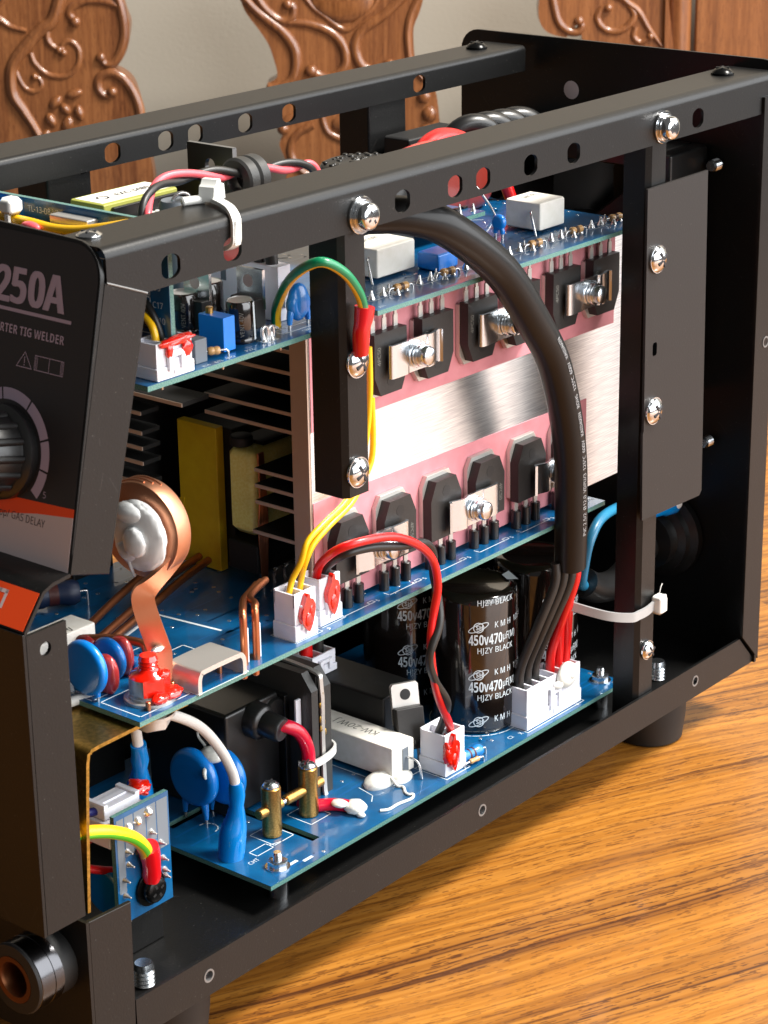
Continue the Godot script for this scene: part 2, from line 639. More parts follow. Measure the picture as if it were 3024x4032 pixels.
func wood_texture(w: int, h: int, light: Color, mid: Color, dark: Color, sd: int, lines: float, upright := false) -> ImageTexture:
	var a := noise(0.006, 3, sd)
	var b := noise(0.01, 4, sd + 1)
	var c := noise(0.05, 3, sd + 2)
	var by := PackedByteArray()
	by.resize(w * h * 3)
	for y in h:
		for x in w:
			var wy := y + 24.0 * a.get_noise_2d(x * 0.15, y * 0.28) + 1.4 * a.get_noise_2d(x * 1.1, y * 1.1)
			var band := b.get_noise_2d(x * 0.02, wy * 0.7 * lines)           # broad bands
			var streak := b.get_noise_2d(x * 0.022 + 900.0, wy * 2.6 * lines)   # growth lines
			var q := c.get_noise_2d(x * 0.45, wy * 6.0)                         # pores
			var fine := c.get_noise_2d(x * 0.04 + 70.0, wy * 2.2)
			var open := smoothstep(-0.3, 0.3, band)
			var ridge := pow(clampf(1.0 - absf(streak) * 3.0, 0.0, 1.0), 4.0) * (0.35 + 0.65 * open)
			var k := ridge * 0.75 + open * 0.16
			var col := light.lerp(mid, clampf(0.5 + fine * 1.6, 0.0, 1.0)).lerp(dark, clampf(k, 0.0, 1.0))
			if q > 0.26:
				col = col.lerp(dark, clampf((q - 0.28) * 9.0, 0.0, 0.25 + 0.4 * open))
			var i := (y * w + x) * 3
			by[i] = int(clampf(col.r, 0, 1) * 255)
			by[i + 1] = int(clampf(col.g, 0, 1) * 255)
			by[i + 2] = int(clampf(col.b, 0, 1) * 255)
	var im := Image.create_from_data(w, h, false, Image.FORMAT_RGB8, by)
	if upright:
		im.rotate_90(CLOCKWISE)
	return ImageTexture.create_from_image(im)

func make_materials() -> void:
	var blk := mat(Color.WHITE, 0.38)
	blk.albedo_texture = specked(Color(0.06, 0.059, 0.059), 7, 700, Color(0.50, 0.49, 0.47))
	blk.metallic_specular = 0.42
	grain(blk, 110.0, 0.0022, 0.22, 3)
	M.black_metal = blk
	M.black_inner = mat(Color(0.06, 0.06, 0.062), 0.5)
	M.sheet = mat(Color.WHITE, 0.55)
	M.sheet.albedo_texture = specked(Color(0.075, 0.062, 0.054), 9, 260, Color(0.5, 0.47, 0.43))
	grain(M.sheet, 110.0, 0.002, 0.2, 12)
	M.socket = mat(Color(0.34, 0.34, 0.35), 0.2, 1.0)
	M.dull_brass = mat(Color(0.42, 0.25, 0.14), 0.4, 0.8)
	M.slot = mat(Color(0.01, 0.01, 0.01), 0.9)
	M.slot.metallic_specular = 0.0
	M.edge = mat(Color(0.5, 0.5, 0.5), 0.4, 0.6)
	M.pcb = coat(mottle(mat(Color.WHITE, 0.35), 60.0, Color(0.0, 0.27, 0.44), Color(0.0, 0.36, 0.55), 0.012, 21), 0.7, 0.06)
	M.pcb_trace = coat(mat(Color(0.02, 0.34, 0.56), 0.3), 0.8, 0.06)
	M.pcb_edge = coat(mottle(mat(Color.WHITE, 0.5), 9.0, Color(0.18, 0.38, 0.38), Color(0.5, 0.62, 0.56), 0.03, 22), 0.2, 0.3)
	M.silk = mat(Color(0.82, 0.86, 0.88), 0.6)
	M.white = mat(Color(0.9, 0.9, 0.93), 0.4)
	M.white.subsurf_scatter_enabled = true
	M.white.subsurf_scatter_strength = 0.03
	M.nylon = coat(mat(Color(0.88, 0.88, 0.86), 0.4), 0.3, 0.2)
	M.tie = coat(mat(Color(0.62, 0.62, 0.62), 0.4), 0.3, 0.2)
	M.nylon.backlight_enabled = true
	M.nylon.backlight = Color(0.25, 0.25, 0.25)
	M.cream = mottle(mat(Color.WHITE, 0.62), 40.0, Color(0.90, 0.885, 0.84), Color(0.945, 0.93, 0.90), 0.02, 31)
	M.glue_white = coat(mat(Color(0.88, 0.88, 0.85), 0.3), 0.7, 0.12)
	M.glue_gray = coat(mat(Color(0.86, 0.87, 0.87), 0.4), 0.35, 0.2)
	M.glue_red = coat(mat(Color(0.86, 0.1, 0.03), 0.22), 1.0, 0.05)
	M.red_wire = coat(mat(Color(0.82, 0.05, 0.05), 0.38), 0.3, 0.2)
	M.pink_wire = coat(mat(Color(0.93, 0.36, 0.40), 0.42), 0.3, 0.2)
	M.magenta = coat(mat(Color(0.80, 0.0, 0.18), 0.3), 0.5, 0.15)
	M.black_wire = coat(mat(Color(0.10, 0.095, 0.09), 0.5), 0.2, 0.3)
	M.yellow_wire = coat(mat(Color(0.93, 0.72, 0.04), 0.4), 0.3, 0.2)
	M.green = coat(mat(Color(0.02, 0.47, 0.30), 0.35), 0.4, 0.2)
	M.lime = coat(mat(Color(0.35, 0.72, 0.1), 0.35), 0.4, 0.2)
	M.blue_wire = coat(mat(Color(0.16, 0.5, 0.66), 0.4), 0.3, 0.2)
	M.blue_cap = coat(mat(Color(0.0, 0.48, 0.83), 0.34), 0.6, 0.12)
	M.blue_box = coat(mat(Color(0.0, 0.50, 0.90), 0.35), 0.4, 0.15)
	M.blue_sleeve = coat(mat(Color(0.0, 0.50, 0.80), 0.25), 0.8, 0.06)
	M.blue_sleeve.backlight_enabled = true
	M.blue_sleeve.backlight = Color(0.0, 0.35, 0.6)
	M.red_cap = coat(mat(Color(0.62, 0.16, 0.16), 0.35), 0.7, 0.12)
	M.brown_cap = coat(mat(Color(0.52, 0.17, 0.13), 0.35), 0.6, 0.12)
	M.red_sleeve = coat(mat(Color(0.82, 0.02, 0.07), 0.32), 0.7, 0.12)
	M.heatshrink = coat(grain(mat(Color(0.045, 0.044, 0.043), 0.55), 22.0, 0.0012, 0.02, 14), 0.3, 0.22)
	M.heatshrink.metallic_specular = 0.35
	M.black_plastic = coat(mat(Color(0.06, 0.06, 0.06), 0.4), 0.3, 0.2)
	M.black_matte = mat(Color(0.06, 0.06, 0.06), 0.6)
	M.epoxy = mottle(mat(Color.WHITE, 0.48), 16.0, Color(0.075, 0.072, 0.07), Color(0.13, 0.125, 0.12), 0.03, 41)
	M.sleeve_cap = coat(mat(Color(0.075, 0.055, 0.045), 0.16), 1.0, 0.05)
	M.chrome = mat(Color(0.86, 0.87, 0.88), 0.13, 1.0)
	M.zinc = grain(mat(Color(0.84, 0.86, 0.88), 0.24, 1.0), 9.0, 0.0006, 0.03, 51)
	M.dark_steel = mat(Color(0.10, 0.10, 0.10), 0.25, 0.7)
	M.recess = mat(Color(0.22, 0.22, 0.23), 0.5, 0.6)
	M.solder = mat(Color(0.85, 0.85, 0.85), 0.25, 0.85)
	M.tin = grain(mat(Color(0.80, 0.79, 0.77), 0.42, 0.75), 12.0, 0.0012, 0.03, 53)
	M.alu = grain(mottle(mat(Color.WHITE, 0.34, 1.0), 12.0, Color(0.74, 0.74, 0.75), Color(1.0, 1.0, 0.99), 0.05, 54, V(0.03, 1.0, 1.0)), 12.0, 0.0016, 0.03, 55, V(0.03, 1.0, 1.0))
	M.alu.anisotropy_enabled = true
	M.alu.anisotropy = -0.8
	M.alu_dark = grain(mat(Color(0.74, 0.66, 0.60), 0.5, 0.55), 6.0, 0.003, 0.03, 56)
	M.fin = mat(Color(0.035, 0.033, 0.031), 0.7)
	M.pad = mottle(mat(Color.WHITE, 0.7), 50.0, Color(0.77, 0.48, 0.51), Color(0.82, 0.54, 0.565), 0.012, 61)
	M.paste = mottle(mat(Color.WHITE, 0.55), 8.0, Color(0.66, 0.58, 0.52), Color(0.86, 0.83, 0.78), 0.03, 62)
	M.copper = grain(mat(Color(0.84, 0.60, 0.47), 0.44, 0.92), 18.0, 0.0016, 0.02, 63)
	M.enamel = mat(Color(0.74, 0.47, 0.33), 0.34, 0.95)
	M.brass = mottle(mat(Color.WHITE, 0.34, 1.0), 8.0, Color(0.62, 0.46, 0.24), Color(0.86, 0.68, 0.40), 0.02, 64)
	M.brass_plate = mottle(mat(Color.WHITE, 0.36, 1.0), 20.0, Color(0.52, 0.43, 0.2), Color(0.78, 0.62, 0.32), 0.02, 65)
	M.yellow_tape = coat(mottle(mat(Color.WHITE, 0.45), 30.0, Color(0.95, 0.77, 0.10), Color(0.98, 0.82, 0.14), 0.01, 66), 0.3, 0.2)
	M.yellow_pale = coat(mottle(mat(Color.WHITE, 0.5), 14.0, Color(0.95, 0.88, 0.45), Color(1.0, 0.96, 0.62), 0.02, 67), 0.3, 0.2)
	M.yellow_lime = coat(mat(Color(0.64, 0.65, 0.30), 0.45), 0.3, 0.2)
	M.ferrite = grain(mat(Color(0.20, 0.20, 0.195), 0.45), 12.0, 0.003, 0.03, 68)
	M.braid = grain(mat(Color(0.86, 0.85, 0.83), 0.6), 5.0, 0.02, 0.035, 69)
	M.resistor_tan = coat(mat(Color(0.76, 0.58, 0.36), 0.4), 0.5, 0.15)
	M.resistor_blue = coat(mat(Color(0.10, 0.45, 0.72), 0.4), 0.5, 0.15)
	M.resistor_navy = mat(Color(0.05, 0.11, 0.22), 0.5)
	M.band = mat(Color(0.25, 0.08, 0.06), 0.5)
	M.band_gold = mat(Color(0.65, 0.5, 0.2), 0.4, 0.5)
	M.gray_box = mat(Color(0.42, 0.45, 0.48), 0.5)
	M.label_black = mat(Color(0.135, 0.125, 0.13), 0.38)
	M.label_ink = mat(Color(0.63, 0.57, 0.64), 0.5)
	M.label_orange = mat(Color(0.88, 0.27, 0.04), 0.45)
	M.label_white = mat(Color(0.74, 0.68, 0.68), 0.5)
	M.label_dark = mat(Color(0.2, 0.16, 0.17), 0.5)
	M.cable_print = mat(Color(0.62, 0.63, 0.64), 0.6)
	M.ink_gray = mat(Color(0.42, 0.42, 0.40), 0.6)
	M.ink_dark = mat(Color(0.16, 0.16, 0.16), 0.6)
	M.rubber = mat(Color(0.055, 0.05, 0.048), 0.6)
	M.wall = grain(mat(Color(0.66, 0.63, 0.575), 0.9), 60.0, 0.01, 0.03, 71)
	var wd := coat(mat(Color.WHITE, 0.42), 0.3, 0.14)
	wd.albedo_texture = wood_texture(1800, 1250, Color(0.70, 0.465, 0.175), Color(0.62, 0.39, 0.12), Color(0.21, 0.09, 0.025), 100, 1.15)
	M.table = wd
	var cw := coat(mat(Color.WHITE, 0.36), 0.5, 0.16)
	cw.albedo_texture = wood_texture(512, 512, Color(0.58, 0.375, 0.22), Color(0.49, 0.30, 0.165), Color(0.28, 0.14, 0.07), 200, 1.0, true)
	cw.uv1_triplanar = true
	cw.uv1_scale = V(6, 4.2, 6)
	cw.uv1_offset = V(0.3, 0.1, 0)
	M.chair = cw
	var cr := coat(mat(Color(0.60, 0.33, 0.17), 0.3), 0.6, 0.14)
	M.carve = cr
	cr.albedo_color = Color.WHITE
	cr.albedo_texture = cw.albedo_texture
	cr.uv1_triplanar = true
	cr.uv1_scale = V(7, 5, 7)


# ------------------------------------------------------------------ small hardware
func screw(parent: Node3D, called: String, p: Vector3, axis: Vector3, r: float, h: float, m: Material, washers := 0, label := "") -> void:
	# a pan-head cross screw on washers; p is where it sits, axis points out
	axis = axis.normalized()
	var o := p
	var head := MB.new()
	for k in washers:
		var w := MB.new()
		var wr := r * (1.38 if k == 0 else 1.14)
		w.lathe(o, axis, [Vector2(0, 0), Vector2(wr - 0.15, 0), Vector2(wr, 0.15), Vector2(wr, 0.75), Vector2(wr - 0.15, 0.9), Vector2(0, 0.9)], 28)
		part(parent, "washer", w, m)
		o += axis * 0.95
	var pr := [Vector2(0, 0), Vector2(r * 0.97, 0), Vector2(r, h * 0.12), Vector2(r * 0.985, h * 0.3)]
	if washers > 0:
		pr = [Vector2(0, 0), Vector2(r, 0), Vector2(r, h * 0.5), Vector2(r * 0.95, h * 0.74), Vector2(r * 0.82, h * 0.9), Vector2(r * 0.6, h * 0.98), Vector2(0, h)]
	else:
		for k in 7:
			var a := 0.35 + (PI / 2 - 0.35) * k / 6.0
			pr.append(Vector2(cos(a) * r, h * 0.3 + (h * 0.7) * (sin(a) - sin(0.35)) / (1.0 - sin(0.35))))
	head.lathe(o, axis, pr, 28)
	var hd := part(parent, called, head, m, label)
	var cross := MB.new()
	var e1 := axis.cross(Vector3.UP if absf(axis.y) < 0.9 else Vector3.RIGHT).normalized()
	var e2 := axis.cross(e1)
	var bs := Basis(e1, e2, axis).rotated(axis, 0.5)
	cross.xf = Transform3D(bs, o + axis * (h * 0.98))
	cross.box(V(-r * 0.58, -r * 0.1, -h * 0.22), V(r * 0.58, r * 0.1, 0.03), 0.02)
	cross.box(V(-r * 0.1, -r * 0.58, -h * 0.22), V(r * 0.1, r * 0.58, 0.035), 0.02)
	part(hd if parent.get_parent() == self else parent, "cross_recess", cross, M.recess if m != M.dark_steel else M.black_matte)

func hole_nut(parent: Node3D, p: Vector3, axis: Vector3, r: float) -> void:
	# a threaded insert: short ring with a dark bore
	var b := MB.new()
	b.lathe(p, axis, [Vector2(r * 0.72, -3.0), Vector2(r * 0.72, 0.1), Vector2(r, 0.12), Vector2(r, 0.0)], 20)
	part(parent, "threaded_insert", b, M.edge)

func chassis() -> void:
	var t := thing("welder_chassis", "black powder coated open steel case of the welding machine with slotted top rails", "machine case", V(-180, 0, -62))
	# near top rail
	var b := MB.new()
	var near_holes := []
	for x in [-302.5, -279.5, -208.9, -184.5, -171.0, -147.2, -124.6, -53.0]:
		near_holes.append([x + 325.0, 4.9, 3.9, 3.3, 0.88])
	b.plate(V(-325, 209.8, 0), Vector3.RIGHT, Vector3.UP, 321, 11.0, 1.1, near_holes)
	var arc := []
	for k in 7:
		var a := PI / 2 * k / 6
		arc.append([V(0, 220.8 + sin(a) * 2.9, -2.9 + cos(a) * 2.9), V(0, sin(a), cos(a))])
	for k in 6:
		b.quad4(arc[k][0] + V(-325, 0, 0), arc[k][0] + V(-4, 0, 0), arc[k + 1][0] + V(-4, 0, 0), arc[k + 1][0] + V(-325, 0, 0), arc[k][1], arc[k][1], arc[k + 1][1], arc[k + 1][1])
	b.box(V(-325, 222.6, -19), V(-4, 223.7, -2.9), 0.0)
	part(t, "top_rail", b, M.black_metal)
	# far top rail: its inner lip faces us
	b = MB.new()
	var far_holes := []
	for x in [-220.2, -197.0, -183.6, -160.2, -138.8, -69.5]:
		far_holes.append([x + 335.0, 4.0, 3.9, 3.1, 0.86])
	b.plate(V(-335, 214.2, -105.3), Vector3.RIGHT, Vector3.UP, 329, 7.4, 1.1, far_holes)
	for k in 6:
		var q0: Vector3 = V(0, 221.6, -107.3) + arc[k][1] * 2.0
		var q1: Vector3 = V(0, 221.6, -107.3) + arc[k + 1][1] * 2.0
		b.quad4(q0 + V(-335, 0, 0), q0 + V(-6, 0, 0), q1 + V(-6, 0, 0), q1 + V(-335, 0, 0), arc[k][1], arc[k][1], arc[k + 1][1], arc[k + 1][1])
	b.box(V(-335, 222.5, -124), V(-6, 223.6, -107.3))
	part(t, "top_rail", b, M.black_metal)
	# posts: folded channels
	for q in [[-234.4, -224.4, 131.6, 222.4, -1.4, -13.4], [-79.6, -69.8, 1.2, 222.4, -1.4, -11.4]]:
		b = MB.new()
		b.prism([V2(q[0], q[4] - 1.6), V2(q[0] + 1.6, q[4]), V2(q[1], q[4]), V2(q[1], q[4] - 1.2), V2(q[0] + 1.8, q[4] - 1.2), V2(q[0] + 1.2, q[4] - 2.0), V2(q[0] + 1.2, q[5]), V2(q[0], q[5])],
			V(0, q[2], 0), Vector3.RIGHT, Vector3.BACK, Vector3.UP, q[3] - q[2])
		part(t, "upright_post", b, M.black_metal)
	for q in [[-246.5, -228.0], [-96.0, -75.0]]:
		b = MB.new()
		b.box(V(q[0], 1.2, -121), V(q[1], 222.4, -106.6), 1.0)
		part(t, "upright_post", b, M.black_metal)
	b = MB.new()
	b.lathe(V(-232.0, 216.2, -106.5), Vector3.BACK, [Vector2(0.0, 0.12), Vector2(1.9, 0.12), Vector2(1.9, 0.3), Vector2(2.6, 0.3), Vector2(2.6, 0.0)], 18)
	b.lathe(V(-84.8, 217.6, -106.5), Vector3.BACK, [Vector2(0.0, 0.12), Vector2(1.9, 0.12), Vector2(1.9, 0.3), Vector2(2.6, 0.3), Vector2(2.6, 0.0)], 18)
	part(t, "threaded_insert", b, M.dark_steel)
	# base tray with a low mitred flange on the near side
	b = MB.new()
	b.box(V(-345, 0, -125), V(0, 1.1, 0))
	b.plate(V(-329.6, 1.1, 0.0), Vector3.RIGHT, Vector3.UP, 317.6, 11.4, 1.1, [[28.9, 4.9, 1.7, 1.7], [158.0, 5.5, 1.7, 1.7], [287.0, 5.7, 1.7, 1.7]])
	b.prism([V2(-12.0, 1.1), V2(-1.6, 1.1), V2(-12.0, 12.5)], V(0, 0, -1.1), Vector3.RIGHT, Vector3.UP, Vector3.BACK, 1.1)
	b.box(V(-345, 1.1, -125), V(-4, 40, -124))
	part(t, "base_tray", b, M.black_metal)
	b = MB.new()
	b.prism([V2(-345, 1.2), V2(-330.2, 1.2), V2(-329.8, 12.0), V2(-329.3, 43.3), V2(-345, 44.1)], V(0, 0, -1.1), Vector3.RIGHT, Vector3.UP, Vector3.BACK, 1.15, 0.2)
	b.box(V(-346.1, 0, -125), V(-345, 44.1, 0.1))
	part(t, "base_front_wall", b, M.black_metal)
	for x in [-300.7, -171.6, -42.6]:
		hole_nut(t, V(x, 6.4, 0.0), Vector3.BACK, 2.1)
	# rear panel with its near return flange
	b = MB.new()
	var prof := []
	for k in 7:
		var a := PI / 2 * k / 6
		prof.append(V2(-130.5 - sin(PI / 2 - a) * 8.0, 219 + sin(a) * 8.0))
	for k in 7:
		var a := PI / 2 * k / 6
		prof.append(V2(-6.0 + sin(a) * 7.0, 220 + cos(a) * 7.0))
	prof.append(V2(1.0, 0))
	prof.append(V2(-138.5, 0))
	b.prism(prof, V(-2.2, 0, 0), Vector3.BACK, Vector3.UP, Vector3.RIGHT, 1.2)
	b.prism([V2(-11.8, 13.4), V2(0.2, 0.8), V2(0.2, 215.7), V2(-11.8, 215.7)], V(0, 0, 0.0), Vector3.RIGHT, Vector3.UP, Vector3.BACK, 1.1, 0.2)
	part(t, "rear_panel", b, M.black_metal)
	b = MB.new()
	b.lathe(V(-2.25, 208.3, -86.9), Vector3.LEFT, [Vector2(0, 0.05), Vector2(3.1, 0.05), Vector2(3.4, 0.0)], 20)
	part(t, "panel_hole", b, M.label_white)
	hole_nut(t, V(-4.4, 126.7, 1.2), Vector3.BACK, 2.1)
	# cord gland rings and small hardware on the rear panel
	b = MB.new()
	b.lathe(V(-3, 44, -40), Vector3.LEFT, [Vector2(17, 0), Vector2(17, 3), Vector2(14, 4), Vector2(14, 7), Vector2(11, 8), Vector2(11, 13), Vector2(0, 13)], 28)
	part(t, "cord_gland", b, M.black_plastic)
	for q in [[1548, V(-3, 188.3, -22.2)], [1530, V(-3, 84.5, -21.6)]]:
		b = MB.new()
		b.thread(q[1], Vector3.LEFT, 2.2, 5.0, 0.9)
		part(t, "stud", b, M.zinc)
	for q in [V(-309.5, 1, -17.5), V(-39.5, 1, -18.5)]:
		b = MB.new()
		b.thread(q, Vector3.UP, 3.2, 7.5, 1.3)
		part(t, "floor_stud", b, M.zinc)
	# front panel: sloping upper face, kinked shelf, upright lower face
	b = MB.new()
	var fdn := V(-18.2, -81.0, 0).normalized()
	var fn := V(fdn.y, -fdn.x, 0)
	var fo := V(-325.3, 224.0, 0)
	prof = []
	for k in 9:
		var a := PI / 2 * k / 8
		prof.append(V2(-10.0 + sin(a) * 10.0, -8.2 + cos(a) * 10.0 - 1.0))
	prof.append(V2(0.0, -83.0))
	prof.append(V2(-125, -83.0))
	prof.append(V2(-125, 2.2))
	prof.append(V2(-60, 2.2))
	b.prism(prof, fo - fn * 1.2, Vector3.BACK, -fdn, fn, 1.2, 0.15)
	part(t, "front_panel", b, M.black_metal)
	b = MB.new()
	b.prism([V2(-326.0, 215.2), V2(-311.2, 209.5), V2(-330.0, 139.1), V2(-343.6, 143.0)], V(0, 0, -1.1), Vector3.RIGHT, Vector3.UP, Vector3.BACK, 1.2, 0.25)
	part(t, "front_side_flange", b, M.black_metal)
	b = MB.new()
	b.tube([V(-325.2, 215.0, 0.06), V(-318, 212.2, 0.06), V(-311.4, 209.6, 0.06)], 0.28, 8, 2)
	part(t, "weld_seam", b, M.edge)
	b = MB.new()
	b.ribbon([V(-343.4, 143.0, -62.5), V(-349.5, 142.4, -62.5), V(-352.6, 141.2, -62.5), V(-359.6, 132.2, -62.5)], Vector3.BACK, 125, 1.0, 1)
	b.box(V(-360.6, 46.3, -125), V(-359.5, 132.2, 0.0), 0.1)
	b.box(V(-359.5, 46.3, -125), V(-345.8, 47.3, -1.0))
	part(t, "front_lower_panel", b, M.black_metal)
	b = MB.new()
	b.plate(V(-359.5, 46.6, 0.1), Vector3.RIGHT, Vector3.UP, 13.5, 85.0, 1.1, [[6.1, 79.7, 1.9, 1.9]])
	part(t, "front_side_flange", b, M.black_metal)
	# printed label on the sloping panel: u runs from the near edge inwards, s down the slope
	var L := Transform3D(Basis(Vector3.BACK, -fdn, fn), fo + fn * 0.12)
	b = MB.new()
	b.xf = L
	prof = []
	for k in 9:
		var a := PI / 2 * k / 8
		prof.append(V2(-9.6 + sin(a) * 8.8, -8.0 + cos(a) * 8.8 - 1.0))
	prof.append(V2(-0.8, -66.2))
	prof.append(V2(-20, -68.5))
	prof.append(V2(-60, -72.5))
	prof.append(V2(-120, -73))
	prof.append(V2(-120, 0.4))
	b.prism(prof, Vector3.ZERO, Vector3.RIGHT, Vector3.UP, Vector3.BACK, 0.05)
	var fp := part(t, "printed_label", b, M.label_black)
	b = MB.new()
	b.xf = L
	b.prism([V2(-0.8, -66.2), V2(-8, -66.6), V2(-20, -67.2), V2(-28, -67.9), V2(-60, -69), V2(-60, -76), V2(-28, -72.6), V2(-14, -70.0), V2(-0.8, -68.4)], V(0, 0, 0.05), Vector3.RIGHT, Vector3.UP, Vector3.BACK, 0.05)
	part(fp, "orange_band", b, M.label_orange)
	b = MB.new()
	b.xf = L
	b.prism([V2(-0.8, -68.4), V2(-14, -70.0), V2(-28, -72.6), V2(-60, -76), V2(-120, -77), V2(-120, -82.8), V2(-0.8, -82.8)], V(0, 0, 0.05), Vector3.RIGHT, Vector3.UP, Vector3.BACK, 0.05)
	part(fp, "white_field", b, M.label_white)
	b = MB.new()
	b.xf = L
	var zl := 0.13
	for k in 3:
		b.text("250A", 9.1, Transform3D(Basis.IDENTITY, V(-11.5 + 0.32 * (k - 1), -13.7, zl + 0.02 * k)), true, 2, 0.90)
	part(fp, "model_number", b, M.label_ink)
	b = MB.new()
	b.xf = L
	b.line([V(-50, -20.0, zl), V(-9.0, -20.1, zl)], 0.9, Vector3.BACK)
	part(fp, "rule_line", b, M.label_ink)
	b = MB.new()
	b.xf = L
	b.text("INVERTER TIG WELDER", 2.2, Transform3D(Basis.IDENTITY, V(-10.4, -24.9, zl)), true, 2, 0.92)
	part(fp, "subtitle", b, M.label_ink)
	b = MB.new()
	b.xf = L
	var tr := [V(-24.0, -29.9, zl), V(-26.8, -33.9, zl), V(-21.2, -33.9, zl), V(-24.0, -29.9, zl)]
	b.line(tr, 0.22, Vector3.BACK)
	b.line([V(-24.0, -31.2, zl), V(-24.0, -32.7, zl)], 0.25, Vector3.BACK)
	b.line([V(-24.0, -33.2, zl), V(-24.0, -33.35, zl)], 0.25, Vector3.BACK)
	for x in [-20.2, -19.8, -19.3, -14.9, -10.6, -10.1, -9.7]:
		b.line([V(x, -30.2, zl), V(x, -33.9, zl)], 0.18, Vector3.BACK)
	for y in [-30.2, -33.9]:
		b.line([V(-20.2, y, zl), V(-9.7, y, zl)], 0.2, Vector3.BACK)
	part(fp, "warning_symbols", b, M.label_ink, "", true)
	b = MB.new()
	b.xf = L
	b.text("5", 1.7, Transform3D(Basis.IDENTITY, V(-11.9, -64.7, zl)), false, 1)
	part(fp, "scale_number", b, M.label_ink)
	b = MB.new()
	b.xf = L
	for seg in [[-216.0, -182], [-180.0, -142.0], [-140, -102], [-100, -62], [-60, -22], [-20, 8], [10, 36]]:
		for k in 8:
			var a0 := -deg_to_rad(lerpf(seg[0], seg[1], k / 8.0))
			var a1 := -deg_to_rad(lerpf(seg[0], seg[1], (k + 1) / 8.0))
			var c := V(-28, -56.5, zl)
			b.quad(c + V(cos(a0), sin(a0), 0) * 13.6, c + V(cos(a1), sin(a1), 0) * 13.6, c + V(cos(a1), sin(a1), 0) * 16.6, c + V(cos(a0), sin(a0), 0) * 16.6, Vector3.BACK)
	part(fp, "dial_scale", b, M.label_ink)
	b = MB.new()
	b.xf = L
	b.text("pp/ GAS DELAY", 2.0, Transform3D(Basis.IDENTITY, V(-10.6, -72.4, zl)), false, 2, 0.92)
	part(fp, "caption", b, M.label_dark)
	b = MB.new()
	b.xf = L
	var kp := [Vector2(12.4, 0), Vector2(12.4, 2.0), Vector2(11.6, 2.8), Vector2(10.4, 3.2), Vector2(9.6, 15), Vector2(8.8, 16), Vector2(0, 16.4)]
	b.lathe(V(-28, -56.5, 0.1), Vector3.BACK, kp, 40)
	for k in 14:
		var a := TAU * k / 14
		b.cyl(V(-28 + cos(a) * 10.2, -56.5 + sin(a) * 10.2, 3.0), V(-28 + cos(a) * 9.4, -56.5 + sin(a) * 9.4, 15.2), 1.1, 8, 0.4)
	part(t, "control_knob", b, M.black_plastic)
	b = MB.new()
	var od := V(-7.0, -9.0, 0).normalized()
	b.xf = Transform3D(Basis(Vector3.BACK, -od, V(od.y, -od.x, 0)), V(-352.7, 141.2, 0) + V(-9.0, 7.0, 0).normalized() * 0.62)
	b.box(V(-60, -10.9, 0), V(-0.6, -0.5, 0.08))
	part(t, "orange_stripe", b, M.label_orange)
	var xf := b.xf
	b = MB.new()
	b.xf = xf
	b.line([V(-13.6, -2.6, 0.12), V(-11.2, -2.6, 0.12), V(-11.2, -6.6, 0.12)], 1.0, Vector3.BACK)
	b.line([V(-30, -2.6, 0.12), V(-13.6, -2.6, 0.12)], 1.0, Vector3.BACK)
	part(t, "stripe_print", b, M.label_white)
	# output socket at the foot of the front
	b = MB.new()
	var so := V(-346, 28.7, -13.9)
	b.lathe(so, Vector3.LEFT, [Vector2(9.6, 5.2), Vector2(10.2, 5.4), Vector2(10.2, 8.4), Vector2(10.0, 8.5), Vector2(10.0, 8.8), Vector2(10.2, 8.9), Vector2(10.2, 13.2), Vector2(9.8, 13.6)], 44)
	part(t, "socket_ring", b, M.socket)
	b = MB.new()
	b.lathe(so, Vector3.LEFT, [Vector2(9.7, 0), Vector2(9.7, 5.3), Vector2(8, 5.3)], 36)
	b.lathe(so, Vector3.LEFT, [Vector2(10.1, 13.4), Vector2(10.3, 13.8), Vector2(10.0, 14.4), Vector2(6.9, 14.6), Vector2(6.6, 14.2), Vector2(6.4, 4), Vector2(0, 4)], 40)
	part(t, "socket_body", b, M.black_matte)
	b = MB.new()
	b.lathe(so, Vector3.LEFT, [Vector2(6.4, 5), Vector2(6.8, 14.75), Vector2(5.2, 14.6), Vector2(4.7, 13.6), Vector2(4.6, 5)], 32)
	part(t, "brass_liner", b, M.dull_brass)
	for q in [V(-42, 0, -20), V(-300, 0, -20), V(-42, 0, -105), V(-300, 0, -105)]:
		b = MB.new()
		b.lathe(q, Vector3.DOWN, [Vector2(0, 0.1), Vector2(14, 0.1), Vector2(13.6, 12), Vector2(12.6, 20.2), Vector2(11.5, 21), Vector2(0, 21)], 32)
		part(t, "rubber_foot", b, M.rubber)
	# screws
	for q in [V(-227.6, 214.2, 0), V(-74.3, 215.0, 0)]:
		screw(t, "rail_screw", q, Vector3.BACK, 3.9, 3.0, M.chrome, 2)
	for q in [[V(-228.9, 171.8, -1.3), 4.7], [V(-229.6, 138.9, -1.3), 4.7], [V(-74.0, 29.4, -1.3), 3.6]]:
		screw(t, "post_screw", q[0], Vector3.BACK, q[1], 2.6, M.chrome)
	screw(t, "rail_screw", V(-22.0, 223.6, -116), Vector3.UP, 4.0, 2.6, M.dark_steel)
	screw(t, "rail_screw", V(-20.5, 223.7, -11.0), Vector3.UP, 4.0, 2.6, M.dark_steel)
	screw(t, "rail_screw", V(-318.0, 223.7, -13.0), Vector3.UP, 3.4, 1.6, M.chrome)

func V2(x: float, y: float) -> Vector2:
	return Vector2(x, y)

